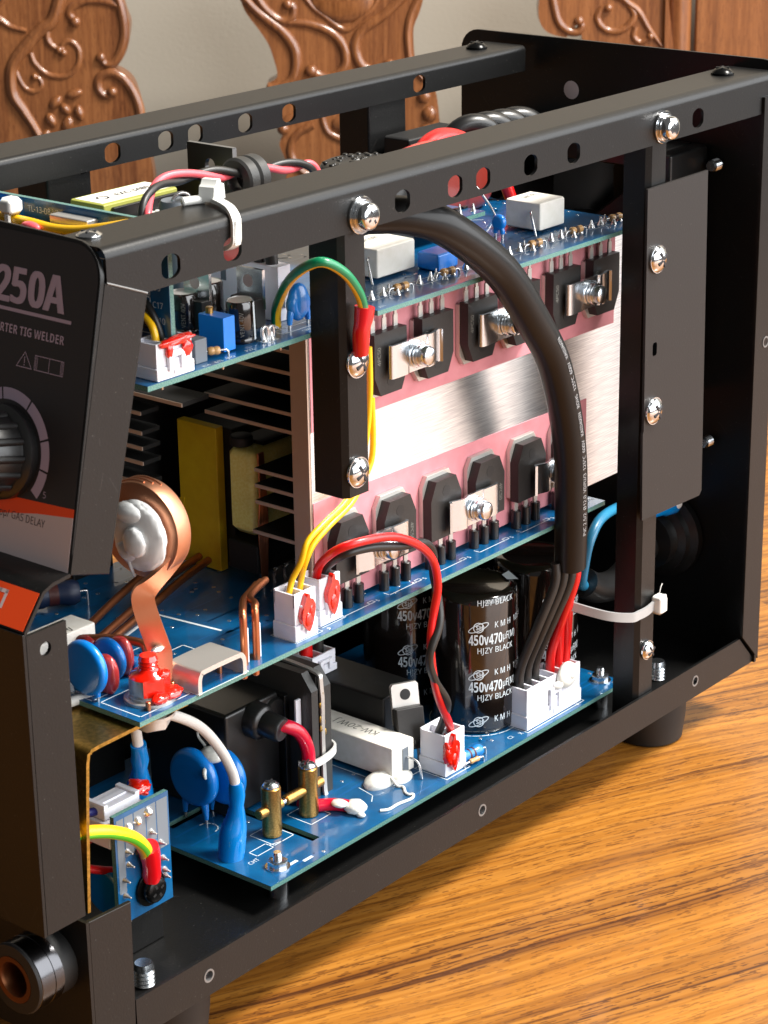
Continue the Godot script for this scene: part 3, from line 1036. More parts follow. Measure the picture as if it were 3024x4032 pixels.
func rear_parts() -> void:
	var t := thing("insulating_sheet", "flat dark brown insulating sheet screwed to the rear upright post", "insulating sheet", V(-64, 79, 0.5))
	var b := MB.new()
	b.prism([V2(-83.0, 196.0), V2(-46.4, 196.2), V2(-43.6, 81.0), V2(-45.0, 79.4), V2(-81.6, 80.6), V2(-82.4, 112), V2(-81.9, 113)], V(0, 0, -0.4), Vector3.RIGHT, Vector3.UP, Vector3.BACK, 0.9)
	part(t, "sheet", b, M.sheet)
	b = MB.new()
	b.prism([V2(-77.3, 138.3), V2(-75.6, 138.3), V2(-75.2, 139), V2(-75.2, 142), V2(-75.6, 142.8), V2(-77.3, 142.8), V2(-77.7, 142), V2(-77.7, 139)], V(0, 0, 0.5), Vector3.RIGHT, Vector3.UP, Vector3.BACK, 0.06)
	part(t, "slot", b, M.slot)
	screw(t, "sheet_screw", V(-76.6, 171.6, 0.5), Vector3.BACK, 4.8, 2.8, M.chrome)
	screw(t, "sheet_screw", V(-76.8, 119.0, 0.5), Vector3.BACK, 4.8, 2.8, M.chrome)
	t = thing("cooling_fan", "black square cooling fan behind the brown sheet at the rear panel", "fan", V(-15, 103, -72))
	b = MB.new()
	for q in [[-118.0, -111.0, 103.0, 195.0], [-33.0, -26.0, 103.0, 195.0]]:
		b.box(V(-28, q[2], q[0]), V(-3.5, q[3], q[1]), 1.0)
	b.box(V(-28, 103, -111), V(-3.5, 109, -33), 0.6)
	b.box(V(-28, 189, -111), V(-3.5, 195, -33), 0.6)
	part(t, "fan_frame", b, M.black_plastic)
	b = MB.new()
	b.lathe(V(-4, 149, -72), Vector3.LEFT, [Vector2(19, 0), Vector2(19, 20), Vector2(17.5, 21.5), Vector2(0, 21.5)], 28)
	part(t, "fan_hub", b, M.black_plastic)
	for k in 7:
		b = MB.new()
		var a := TAU * k / 7
		var d := V(0, cos(a), sin(a))
		b.ribbon([V(-15, 149, -72) + d * 18, V(-15, 149, -72) + d * 39], V(0.6, -sin(a) * 0.8, cos(a) * 0.8), 22, 1.4, 4)
		part(t, "fan_blade", b, M.black_plastic)
	b = MB.new()
	b.tube([V(-66, 44.5, -34), V(-55, 38.5, -35), V(-38, 36, -37), V(-16, 42, -40), V(-8, 44, -40)], 5.6, 18)
	t = thing("mains_cable", "thick black power cord entering by the rear panel beside the rear post", "cable", V(-40, 30, -37))
	part(t, "jacket", b, M.black_plastic)
	b = MB.new()
	b.tube([V(-62, 42.5, -34), V(-68.3, 44.5, -33), V(-69.6, 52, -31.5), V(-68.5, 62, -30), V(-58.1, 67.5, -32), V(-37.1, 65.5, -36), V(-24, 60, -37.5)], 1.9, 12)
	part(t, "blue_core", b, M.blue_wire)
	t = thing("crimp_connector", "blue crimp connector on the blue wire below the brown sheet", "connector", V(-20, 58, -33))
	b = MB.new()
	b.lathe(V(-30, 60.5, -34), V(1, -0.12, 0.05), [Vector2(0, 0), Vector2(2.2, 0), Vector2(2.9, 1), Vector2(2.9, 14), Vector2(3.4, 15), Vector2(3.4, 21), Vector2(2.5, 23), Vector2(0, 23)], 18)
	part(t, "sleeve", b, M.blue_sleeve)
	b = MB.new()
	b.blob(V(-9.5, 59.0, -31.2), V(2.6, 2.2, 2.2), 0.0, 3, 14)
	part(t, "terminal", b, M.glue_gray)
	t = thing("zip_tie", "translucent zip tie round the rear post with its head on the right edge", "zip tie", V(-75, 44, 0))
	b = MB.new()
	var ring := [V(-99, 50.5, -18), V(-93, 47.5, -6), V(-85, 45.3, -1.0), V(-80.5, 45.0, -0.4), V(-76, 45.2, 0.0), V(-72.5, 46.2, 0.3)]
	b.ribbon(ring, Vector3.UP, 3.3, 0.9, 6)
	part(t, "strap", b, M.tie)
	b = MB.new()
	b.box(V(-72.6, 42.6, -1.4), V(-67.4, 49.6, 3.4), 1.2)
	part(t, "head", b, M.nylon)
	b = MB.new()
	b.box(V(-67.6, 44.4, -0.4), V(-64.4, 47.9, 0.5), 0.2)
	b.tube([V(-70, 50.2, 1), V(-69.4, 52.0, 1), V(-68.4, 53.4, 1)], 0.2, 6)
	part(t, "tail", b, M.nylon)

func rail_tie() -> void:
	var t := thing("zip_tie", "white ribbed zip tie looped over the near top rail into its second hole", "zip tie", V(-276, 214, -5))
	var b := MB.new()
	b.ribbon([V(-279.6, 214.2, -4.0), V(-279.5, 214.8, -1.4), V(-279.3, 216.4, 0.9), V(-279.1, 219, 1.1), V(-278.7, 222.6, 0.6), V(-277.4, 224.6, -2.2), V(-275.0, 225.0, -7), V(-272.5, 225.0, -13), V(-272.8, 225.4, -17)], V(1, 0, 0.2), 2.7, 1.1, 5)
	part(t, "strap", b, M.nylon)
	b = MB.new()
	for k in 14:
		b.box(V(-280.3 + k * 0.04, 216.0 + k * 0.5, 1.5), V(-278.2 + k * 0.04, 216.25 + k * 0.5, 1.82))
	part(t, "strap_ribs", b, M.nylon, "", true)
	b = MB.new()
	b.xf = Transform3D(Basis(Vector3.UP, 0.25), V(-271.5, 224.6, -14.5))
	b.prism([V2(-3.2, 0), V2(3.2, 0), V2(2.7, 4.0), V2(1.2, 4.4), V2(0.8, 5.6), V2(-0.9, 5.6), V2(-1.6, 4.4), V2(-2.6, 3.8)], V(0, 0, -2.3), Vector3.RIGHT, Vector3.UP, Vector3.BACK, 4.6, 0.5)
	part(t, "head", b, M.nylon)
	b = MB.new()
	b.cyl(V(-279.5, 224.9, -18.0), V(-273, 224.9, -15.5), 1.2, 10, 0.4)
	part(t, "tail", b, M.nylon)

# ------------------------------------------------------------------ boards
const YL := 11.0
const YM := 84.6
const YU := 179.5

func board(called: String, label: String, x0: float, x1: float, z0: float, z1: float, y: float, cuts: Array) -> Node3D:
	var t := thing(called, label, "circuit board", V((x0 + x1) / 2, y - 1.6, (z0 + z1) / 2))
	var b := MB.new()
	b.slab(x0, x1, z0, z1, y - 0.12, y, cuts)
	part(t, "mask_layer", b, M.pcb)
	b = MB.new()
	b.slab(x0 + 0.02, x1 - 0.02, z0 + 0.02, z1 - 0.02, y - 1.6, y - 0.122, cuts)
	part(t, "laminate", b, M.pcb_edge)
	# copper tracks under the mask and plated holes
	var r := RandomNumberGenerator.new()
	r.seed = int(x0 * 7.0 + y)
	b = MB.new()
	var vb := MB.new()
	for k in int((x1 - x0) * 0.9):
		var p := V(r.randf_range(x0 + 4, x1 - 12), y + 0.02, r.randf_range(z0 + 4, z1 - 3))
		var l := r.randf_range(5, 24)
		var d := 1.0 if r.randf() < 0.5 else -1.0
		var e := V(minf(p.x + l, x1 - 3), p.y, p.z)
		var e2 := V(minf(e.x + 3.0, x1 - 2), p.y, clampf(e.z + 3.0 * d, z0 + 2, z1 - 2))
		var bad := false
		for c in cuts:
			if c.grow(1.5).intersects(Rect2(p.x, minf(p.z, e2.z), e2.x - p.x, absf(e2.z - p.z) + 0.1)):
				bad = true
		if bad:
			continue
		b.line([p, e, e2], r.randf_range(0.35, 1.1))
		vb.lathe(V(e2.x, y, e2.z), Vector3.UP, [Vector2(0.28, 0.03), Vector2(0.6, 0.05), Vector2(0.65, 0.0)], 10)
	part(t, "copper_tracks", b, M.pcb_trace, "", true)
	part(t, "plated_holes", vb, M.solder, "", true)
	return t

func cone(b: MB, p: Vector3, up: Vector3, r: float, h: float) -> void:
	b.lathe(p, up, [Vector2(r, 0), Vector2(r * 0.72, h * 0.3), Vector2(r * 0.4, h * 0.62), Vector2(r * 0.28, h), Vector2(0, h * 1.03)], 12)

func silk_rect(b: MB, x0: float, x1: float, z0: float, z1: float, y: float, w := 0.3) -> void:
	b.line([V(x0, y, z0), V(x1, y, z0), V(x1, y, z1), V(x0, y, z1), V(x0, y, z0)], w)

func board_text(b: MB, s: String, h: float, x: float, y: float, z: float, turn := 0.0) -> void:
	b.text(s, h, Transform3D(Basis(Vector3.UP, turn) * Basis(Vector3.RIGHT, -PI / 2), V(x, y, z)), false, 0)

func boards() -> void:
	var s := 0.06
	# lower
	var t := board("power_board", "lowest large blue circuit board just above the base tray, carrying the tall capacitors", -257.5, -67.0, -112, -15.0, YL,
		[Rect2(-228.0, -60, 3.4, 36.0), Rect2(-249, -68.5, 26, 4.0)])
	var b := MB.new()
	var y := YL + s
	silk_rect(b, -237.5, -228.5, -42, -31.5, y)
	silk_rect(b, -220, -210.5, -42, -31.5, y)
	silk_rect(b, -246, -238.5, -34.5, -31, y)
	b.line([V(-238.5, y, -33), V(-234, y, -31.5)], 0.3)
	board_text(b, "CHT", 1.7, -251.5, y, -29.6, 0.0)
	board_text(b, "J2", 1.4, -203.5, y, -24.5)
	board_text(b, "X", 1.8, -125.8, y, -18.6)
	board_text(b, "C2", 1.6, -131.2, y, -19.4)
	b.line([V(-191, y, -36), V(-192.5, y, -29), V(-196, y, -26.5)], 0.3)
	silk_rect(b, -183.5, -168.6, -92, -28.0, y)
	silk_rect(b, -168.6, -156.0, -30.5, -16.8, y)
	silk_rect(b, -123.2, -89.6, -29.5, -16.8, y)
	for q in [V(-237, y, -56), V(-229, y, -52)]:
		var arc := []
		for k in 9:
			var a := PI * k / 8
			arc.append(q + V(sin(a) * 3.2 - 5.0, 0, cos(a) * 3.4))
		b.line(arc, 0.45)
	var ring := []
	for k in 33:
		var a := TAU * k / 32
		ring.append(V(-124 + cos(a) * 15.9, y, -39.3 + sin(a) * 15.9))
	b.line(ring, 0.4)
	ring = []
	for k in 33:
		var a := TAU * k / 32
		ring.append(V(-89.5 + cos(a) * 15.9, y, -38.3 + sin(a) * 15.9))
	b.line(ring, 0.4)
	for q in [V(-244, y, -19.5), V(-239, y, -17.6)]:
		b.line([q, q + V(3.0, 0, 0)], 1.2)
	part(t, "silkscreen", b, M.silk)
	for q in [V(-247.2, YL, -21.5), V(-72.0, YL, -22.0)]:
		b = MB.new()
		b.hexnut(q, Vector3.UP, 3.3, 2.5)
		b.lathe(q, Vector3.UP, [Vector2(4.0, 0), Vector2(4.0, 0.5), Vector2(0, 0.5)], 20)
		part(t, "nut", b, M.zinc)
		b = MB.new()
		b.thread(q + V(0, 2.4, 0), Vector3.UP, 1.5, 2.8, 0.6)
		part(t, "screw_end", b, M.zinc)
		b = MB.new()
		b.hexnut(V(q.x, 1.1, q.z), Vector3.UP, 3.2, YL - 2.8)
		part(t, "standoff", b, M.zinc)
	# middle
	t = board("inverter_board", "long blue circuit board at mid height below the heat sink and its transistors", -308.0, -81.5, -108, -15.0, YM, [])
	b = MB.new()
	y = YM + s
	silk_rect(b, -305.5, -285.8, -33.0, -17.2, y, 0.32)
	silk_rect(b, -306.3, -298, -44, -35.5, y, 0.32)
	silk_rect(b, -294.0, -287.0, -50, -42.0, y, 0.32)
	silk_rect(b, -285.2, -264.0, -27.8, -14.9 + 0.4, y, 0.3)
	silk_rect(b, -240.6, -228.6, -27.2, -16.9, y)
	silk_rect(b, -227.2, -215.8, -28.8, -18.6, y)
	board_text(b, "R", 1.5, -296.5, y, -37.0)
	for k in 6:
		var x := -209.5 + 23.25 * k
		b.line([V(x - 7.8, y, -19.2), V(x + 5.6, y, -19.2)], 0.32)
		b.line([V(x - 7.8, y, -19.2), V(x - 7.8, y, -21.5)], 0.3)
		silk_rect(b, x + 6.0, x + 8.4, -20.6, -19.2, y, 0.28)
		board_text(b, "S", 1.5, x + 9.2, y, -19.3)
	for q in [[-282, -272, -62, -55], [-279, -266, -52, -46], [-275, -262, -43, -38]]:
		b.line([V(q[0], y, q[3]), V(q[0], y, q[2]), V(q[1], y, q[2]), V(q[1], y, q[3])], 0.45)
	b.line([V(-251, y, -76), V(-247, y, -42)], 1.0)
	b.line([V(-284, y, -57), V(-256, y, -65)], 1.3)
	part(t, "silkscreen", b, M.silk)
	b = MB.new()
	for q in [[-301.0, -18.6], [-287.0, -23.0], [-270, -20.5]]:
		b.cyl(V(q[0], YM - 3.0, q[1]), V(q[0], YM + 2.6, q[1]), 0.8, 8, 0.2)
	for q in [[-262, -18.5], [-258, -17.5]]:
		b.cyl(V(q[0], YM - 4.2, q[1]), V(q[0], YM - 1.4, q[1]), 1.1, 10, 0.4)
	part(t, "solder_pins", b, M.enamel, "", true)
	# upper right driver board
	t = board("driver_board", "blue circuit board at the top right above the upper row of transistors", -204.5, -62.5, -98, -13.5, YU, [])
	b = MB.new()
	y = YU + s
	for k in 6:
		var x := -189.8 + 23.05 * k
		silk_rect(b, x - 7.8, x + 7.2, -26.2, -21.4, y, 0.28)
	board_text(b, "A11", 1.3, -201.5, y, -15.5)
	board_text(b, "ZD2", 1.2, -113, y, -17.5)
	board_text(b, "L10", 1.2, -118, y, -44)
	b.line([V(-112, y, -60), V(-98, y, -66), V(-92, y, -60)], 0.3)
	part(t, "silkscreen", b, M.silk)
	b = MB.new()
	for k in 6:
		var x := -189.8 + 23.05 * k
		for j in [-5.45, 0.0]:
			cone(b, V(x + j, YU, -23.5), Vector3.UP, 1.25, 2.6)
		cone(b, V(x + 3.2, YU, -20.4), Vector3.UP, 1.1, 1.9)
		cone(b, V(x + 9.2, YU, -22.0), Vector3.UP, 1.0, 1.8)
		cone(b, V(x + 4.6, YU, -25.0), Vector3.UP, 0.9, 2.4)
	part(t, "solder_joints", b, M.solder, "", true)
	# small daughter board standing off the driver board
	t = thing("daughter_board", "small green edged circuit board under the bend of the thick black cable", "circuit board", V(-117, 179.5, -56))
	b = MB.new()
	b.box(V(-140, 186.0, -74), V(-104, 186.12, -50))
	part(t, "mask_layer", b, M.pcb)
	b = MB.new()
	b.box(V(-140, 184.6, -74), V(-104, 185.99, -50))
	part(t, "laminate", b, M.pcb_edge)
	b = MB.new()
	for k in 5:
		cone(b, V(-121 + k * 3.6, 186.1, -53.0 - (k % 2) * 3), Vector3.UP, 1.0, 2.6)
	part(t, "solder_joints", b, M.solder, "", true)
	b = MB.new()
	for k in 4:
		b.box(V(-119 + k * 4.2, 186.12, -59), V(-116.6 + k * 4.2, 186.9, -57.2), 0.1)
	b.box(V(-122, 179.6, -58), V(-106, 184.6, -55), 0.3)
	part(t, "chips", b, M.black_plastic, "", true)
	# control board at the top left
	t = board("control_board", "blue circuit board at the top left behind the front panel with small black capacitors", -299.5, -221.5, -74, -13.8, YU, [])
	b = MB.new()
	silk_rect(b, -240.3, -224.5, -22.6, -18.7, y, 0.35)
	silk_rect(b, -249.8, -244.5, -20.3, -16.6, y, 0.3)
	board_text(b, "C30", 1.4, -234.4, y, -16.6)
	board_text(b, "R22", 1.4, -259.5, y, -15.6)
	board_text(b, "MR2", 1.3, -268.0, y, -15.0)
	board_text(b, "R16", 1.2, -277.5, y, -14.7)
	board_text(b, "D13", 1.2, -272.6, y, -14.8)
	part(t, "silkscreen", b, M.silk)
	b = MB.new()
	for q in [V(-248.6, YU, -18.6), V(-245.6, YU, -18.4), V(-236.2, YU, -25.6), V(-243.5, YU, -22.5)]:
		cone(b, q, Vector3.UP, 1.3, 2.2)
	for k in 9:
		cone(b, V(-292 + k * 7.9, YU - 1.6, -16.0 - (k % 3) * 2), Vector3.DOWN, 1.0, 1.5)
	part(t, "solder_joints", b, M.solder, "", true)
	b = MB.new()
	b.tube([V(-249.2, YU, -18.5), V(-249.2, YU + 3.4, -18.5), V(-248.2, YU + 4.0, -18.5), V(-247.2, YU + 3.4, -18.4), V(-247.2, YU, -18.4)], 0.55, 8, 3)
	b.tube([V(-246.6, YU, -18.3), V(-246.6, YU + 3.2, -18.3), V(-245.8, YU + 3.8, -18.3), V(-245.0, YU + 3.2, -18.2), V(-245.0, YU, -18.2)], 0.55, 8, 3)
	part(t, "wire_loop", b, M.solder)
	# upright interface board
	t = thing("upright_board", "upright blue circuit board behind the front panel, number and date along its top", "circuit board", V(-288, 180, -66))
	b = MB.new()
	b.box(V(-288.12, 181, -118), V(-288.0, 221, -15.5))
	part(t, "mask_layer", b, M.pcb)
	b = MB.new()
	b.box(V(-287.99, 181, -118), V(-286.5, 221, -15.5))
	part(t, "laminate", b, M.pcb_edge)
	b = MB.new()
	var face := Basis(Vector3.BACK, Vector3.UP, Vector3.LEFT)
	var pt := func(str_: String, h: float, yy: float, zz: float) -> void: b.text(str_, h, Transform3D(face, V(-288.2, yy, zz)), false, 0)
	pt.call("TL-13-08-V2.0", 1.7, 218.2, -69)
	pt.call("2019-6-16", 1.7, 217.6, -51.5)
	pt.call("C1", 1.5, 214.8, -56)
	pt.call("R23", 1.6, 217.0, -32.5)
	pt.call("C17", 1.7, 198.2, -22.0)
	pt.call("D9", 1.7, 203.0, -21.6)
	pt.call("D10", 1.7, 194.0, -21.6)
	for q in [[-54.5, -49.0, 209.5, 216.2], [-62, -58.5, 211, 215], [-47.5, -37.0, 208, 216.0], [-34, -27.5, 210, 215.6], [-27.4, -22.8, 200.6, 205.6], [-27.4, -22.8, 195.6, 200.0], [-27.4, -22.8, 190, 195]]:
		b.line([V(-288.2, q[2], q[0]), V(-288.2, q[3], q[0]), V(-288.2, q[3], q[1]), V(-288.2, q[2], q[1]), V(-288.2, q[2], q[0])], 0.3, Vector3.LEFT)
	part(t, "silkscreen", b, M.silk)
	b = MB.new()
	for q in [[-53.6, -50.0, 212.6, 215.0], [-53.6, -50.0, 209.8, 211.6], [-61.2, -59.3, 212, 214], [-33, -28.8, 211, 213.4], [-26.6, -23.6, 201.8, 204.2], [-26.6, -23.6, 196.8, 199], [-26.6, -23.6, 191.4, 193.6]]:
		b.box(V(-289.2, q[2], q[0]), V(-288.1, q[3], q[1]), 0.15)
	part(t, "chips", b, M.black_plastic, "", true)
	b = MB.new()
	b.box(V(-292.4, 214.6, -56.0), V(-288.1, 219.0, -41.0), 0.4)
	part(t, "crystal_can", b, M.tin)

func plate_and_fins() -> void:
	var t := thing("heat_sink", "bare aluminium heat sink plate with dark fins and pink insulating pads", "heat sink", V(-140, 86, -30))
	var b := MB.new()
	b.box(V(-221.5, 85.6, -33.0), V(-56.5, 176.5, -26.2), 0.25)
	part(t, "base_plate", b, M.alu)
	b = MB.new()
	b.box(V(-222.2, 85.6, -33.0), V(-221.5, 176.5, -26.4))
	part(t, "plate_end", b, M.alu_dark)
	b = MB.new()
	b.prism([V2(-221.2, 143.6), V2(-62.0, 142.2), V2(-62.0, 176.2), V2(-221.2, 176.2)], V(0, 0, -26.2), Vector3.RIGHT, Vector3.UP, Vector3.BACK, 0.25)
	part(t, "thermal_pad", b, M.pad)
	b = MB.new()
	b.prism([V2(-221.2, 86.0), V2(-77.8, 86.0), V2(-77.8, 118.6), V2(-196, 121.0), V2(-221.2, 121.2)], V(0, 0, -26.2), Vector3.RIGHT, Vector3.UP, Vector3.BACK, 0.25)
	part(t, "thermal_pad", b, M.pad)
	for q in [[167.4, -69], [160.8, -69], [154.8, -69], [148.1, -69], [142.4, -69], [127.6, -49], [122.5, -49], [117.2, -49], [107.2, -50.5]]:
		b = MB.new()
		b.box(V(-221.6, q[0] - 0.6, q[1]), V(-58, q[0] + 0.6, -33.0))
		var f := part(t, "fin", b, M.fin)
		b = MB.new()
		b.box(V(-222.0, q[0] - 0.55, q[1]), V(-221.6, q[0] + 0.55, -33.0))
		part(f, "fin_end", b, M.alu_dark)
	t = thing("far_heat_sink", "dark finned heat sink at the far side behind the yellow transformer", "heat sink", V(-160, 95, -104))
	b = MB.new()
	b.box(V(-235, 95, -112), V(-70, 172, -107))
	part(t, "base_plate", b, M.fin)
	for q in [[148.1, -66.0], [142, -84], [135.6, -84], [130.6, -84], [125.7, -84], [119, -84], [112, -84]]:
		b = MB.new()
		b.box(V(-234.6, q[0] - 0.7, -107.0), V(-223.0 if q[1] > -80 else -227.0, q[0] + 0.7, q[1]))
		var f := part(t, "fin", b, M.fin)
		b = MB.new()
		b.box(V(-235.0, q[0] - 0.6, -107.0), V(-234.6, q[0] + 0.6, q[1]))
		part(f, "fin_end", b, M.alu_dark)

func make_transistor(label: String, at: Vector3) -> Node3D:
	# plastic power transistor; local x across, y towards its legs, z away from the plate; origin at the middle of the leg side
	var t := thing("power_transistor", label, "transistor", Vector3.ZERO, "power transistors clamped to the heat sink")
	var b := MB.new()
	b.prism([V2(-7.9, -1.0), V2(7.9, -1.0), V2(7.9, -17.5), V2(5.6, -21.0), V2(-5.6, -21.0), V2(-7.9, -17.5)], V(0, 0, 0.1), Vector3.RIGHT, Vector3.UP, Vector3.BACK, 1.6, 0.15)
	part(t, "metal_tab", b, M.tin)
	b = MB.new()
	b.prism([V2(-7.7, 0), V2(7.7, 0), V2(7.8, -13.5), V2(5.0, -19.6), V2(2.2, -19.6), V2(-2.2, -19.6), V2(-5.0, -19.6), V2(-7.8, -13.5)], V(0, 0, 1.7), Vector3.RIGHT, Vector3.UP, Vector3.BACK, 3.4, 0.35)
	var body := part(t, "body", b, M.epoxy)
	b = MB.new()
	b.lathe(V(0, -15.6, 5.06), Vector3.BACK, [Vector2(0, 0.1), Vector2(1.9, 0.1), Vector2(1.9, 0.0)], 18)
	part(body, "mounting_hole", b, M.black_inner)
	b = MB.new()
	b.text("4PC50", 1.5, Transform3D(Basis(Vector3.BACK, PI / 2), V(-5.6, -10, 5.14)), false, 0)
	part(body, "marking", b, M.ink_gray)
	for j in [-5.45, 0.0, 5.45]:
		b = MB.new()
		b.box(V(j - 1.0, -0.2, 2.0), V(j + 1.0, 3.6, 2.7), 0.1)
		b.box(V(j - 0.6, 3.4, 2.02), V(j + 0.6, 10.0, 2.68), 0.1)
		part(t, "leg", b, M.tin)
	t.position = at * 0.001
	org[t] = at
	return t

func transistors() -> void:
	var up := ["leftmost upper black power transistor, right beside the front upright post", "second upper black power transistor, sharing the first clip beside the post", "third upper black power transistor, left half of the middle clip",
		"fourth upper black power transistor, mostly behind the thick black cable", "fifth upper black power transistor, left half of the clip right of the cable", "sixth upper black power transistor, by the right end of the pink pad"]
	var low := ["leftmost lower black power transistor, behind the arching red and black wires", "second lower black power transistor, under the clip behind the red wire", "third lower black power transistor, left of the middle lower clip",
		"fourth lower black power transistor, right of the middle lower clip", "fifth lower black power transistor, just left of the thick black cable", "sixth lower black power transistor, hidden behind the thick black cable"]
	var first := make_transistor(up[0], V(-189.8, 169.0, -25.9))
	for k in range(1, 6):
		dup(first, V(-189.8 + 23.05 * k, 169.0, -25.9), up[k])
	for k in 6:
		dup(first, V(-209.5 + 23.25 * k, 94.6, -25.9), low[k], Basis(Vector3.BACK, PI))
	for k in 6:
		for j in [-5.45, 0.0, 5.45]:
			pass
	# insulating sleeves on the lower legs
	var b := MB.new()
	b.cyl(Vector3.ZERO, V(0, 6.2, 0), 1.7, 14, 0.15)
	var sl: MeshInstance3D
	for k in 6:
		for j in 3:
			var at := V(-209.5 + 23.25 * k + (j - 1) * 5.45, YM, -23.4)
			var lab: String = ["left", "middle", "right"][j] + " black sleeve on the legs of the " + ["first", "second", "third", "fourth", "fifth", "sixth"][k] + " lower transistor"
			if sl == null:
				sl = solo("leg_sleeve", lab, "sleeve", b, M.black_plastic, "black sleeves on the lower transistor legs")
				sl.position = at * 0.001
			else:
				dup(sl, at, lab)
	# spring clips
	var c := thing("spring_clip", "bright metal clip with screw on the two upper transistors beside the front post", "clip", Vector3.ZERO, "screwed spring clips on the transistors")
	b = MB.new()
	b.ribbon([V(-12.2, 0, 6.4), V(-11.6, 0, 7.4), V(-5.0, 0, 7.4), V(-3.8, 0, 6.9), V(3.8, 0, 6.9), V(5.2, 0, 7.8), V(8.4, 0, 7.4), V(11.4, 0, 6.4), V(12.6, 0, 7.6)], Vector3.UP, 10.4, 0.9, 3)
	part(c, "spring_plate", b, M.zinc)
	for k in 3:
		b = MB.new()
		var r := [4.2, 3.7, 3.7][k] as float
		b.lathe(V(0, 0, 7.3 + k * 1.0), Vector3.BACK, [Vector2(0, 0), Vector2(r - 0.12, 0), Vector2(r, 0.12), Vector2(r, 0.75), Vector2(r - 0.12, 0.87), Vector2(0, 0.87)], 24)
		part(c, "washer", b, M.zinc)
	b = MB.new()
	b.lathe(V(0, 0, 10.2), Vector3.BACK, [Vector2(0, 0), Vector2(3.1, 0), Vector2(3.1, 1.6), Vector2(2.9, 2.2), Vector2(2.4, 2.6), Vector2(0, 2.75)], 24)
	var csc := part(c, "clip_screw", b, M.zinc)
	b = MB.new()
	b.xf = Transform3D(Basis(Vector3.BACK, 0.5), V(0, 0, 12.7))
	b.box(V(-1.9, -0.35, -0.5), V(1.9, 0.35, 0.08), 0.02)
	b.box(V(-0.35, -1.9, -0.5), V(0.35, 1.9, 0.085), 0.02)
	part(csc, "cross_recess", b, M.recess)
	var at0 := V(-180.0, 159.8, -25.9)
	c.position = at0 * 0.001
	org[c] = at0
	var labs := ["bright metal clip amid the upper transistor row, partly behind the thick cable", "bright metal clip with screw on the two upper transistors right of the cable",
		"bright metal clip with screw on the lower transistors behind the red wire", "bright metal clip with screw in the middle of the lower transistor row", "bright metal clip on the lower row at the left edge of the thick cable"]
	var ats := [V(-135.0, 159.6, -25.9), V(-87.5, 159.4, -25.9), V(-197.6, 102.0, -25.9), V(-151.0, 101.2, -25.9), V(-104.8, 101.0, -25.9)]
	for k in 5:
		dup(c, ats[k], labs[k], Basis.IDENTITY if k < 2 else Basis(Vector3.BACK, PI))

# ------------------------------------------------------------------ components
func big_cap(at: Vector3, label: String, turn: float) -> void:
	var t := thing("electrolytic_capacitor", label, "capacitor", at, "large black can capacitors")
	var b := MB.new()
	b.lathe(at, Vector3.UP, [Vector2(14.2, 0), Vector2(14.9, 0.8), Vector2(15, 2), Vector2(15, 48.0), Vector2(14.6, 49.6), Vector2(13.4, 50.7), Vector2(12.2, 51.0), Vector2(11.6, 50.5), Vector2(11.0, 50.2), Vector2(0, 50.2)], 48)
	part(t, "sleeve", b, M.sleeve_cap)
	b = MB.new()
	for row in 4:
		var y := 57.7 - row * 17.5
		var B := Basis(Vector3.UP, turn)
		var o := at + B * V(0, 0, 15.06)
		var T := Transform3D(B, o)
		var put := func(s: String, h: float, x: float, yy: float, xs: float, bold: bool) -> void:
			if yy - h * 0.5 < 0.6 or yy + h * 0.5 > 50.3:
				return
			var tmp := MB.new()
			tmp.text(s, h, Transform3D.IDENTITY, bold, 0, xs, 0.0)
			for i in range(0, tmp.v.size(), 3):
				var q := []
				var w := []
				for j in 3:
					var a := (tmp.v[i + j].x + x) / 15.06
					q.append(T * V(sin(a) * 15.06, tmp.v[i + j].y + yy, cos(a) * 15.06 - 15.06))
					w.append(B * V(sin(a), 0, cos(a)))
				b.tri(q[0], q[1], q[2], w[0], w[1], w[2])
		put.call("K M H  105°C", 2.2, 8.8, y + 0.4, 0.9, false)
		put.call("450v470", 3.7, -0.2, y - 4.7, 0.62, true)
		put.call("µF(M)", 2.6, 12.2, y - 5.0, 0.7, false)
		put.call("HJZY BLACK", 2.1, 2.6, y - 9.0, 0.95, false)
		put.call("SH", 1.5, 2.3, y - 0.2, 1.0, true)
		# ringed emblem
		if y - 3.0 > 0.6 and y + 3.0 < 49.0:
			for ell in [[3.7, 1.1, 0.42, 0.3], [1.75, 1.75, 0.0, 0.3]]:
				var pp := []
				for k in 25:
					var a := TAU * k / 24
					var e := Vector2(cos(a) * ell[0], sin(a) * ell[1]).rotated(ell[2])
					var an := (e.x + 3.3) / 15.07
					pp.append([T * V(sin(an) * 15.07, e.y + y - 0.2, cos(an) * 15.07 - 15.06), B * V(sin(an), 0, cos(an))])
				for k in 24:
					b.line([pp[k][0], pp[k + 1][0]], ell[3], pp[k][1])
	part(t, "printed_sleeve_text", b, M.silk)
	b = MB.new()
	var B2 := Basis(Vector3.UP, 1.05)
	b.prism([V2(2, 11.0), V2(4.5, 14.6), V2(-3.5, 14.6), V2(-2.5, 11.0)], at + V(0, 51.02, 0), B2.x, B2.z, Vector3.UP, 0.1)
	for k in 12:
		var a := 2.4 + 0.35 * (k / 6.0 - 1.0)
		var a2 := 2.4 + 0.35 * ((k + 1) / 6.0 - 1.0)
		b.quad(at + V(sin(a) * 15.05, 2, cos(a) * 15.05), at + V(sin(a2) * 15.05, 2, cos(a2) * 15.05), at + V(sin(a2) * 15.05, 48, cos(a2) * 15.05), at + V(sin(a) * 15.05, 48, cos(a) * 15.05), V(sin(a), 0, cos(a)))
	part(t, "polarity_stripe", b, M.silk)

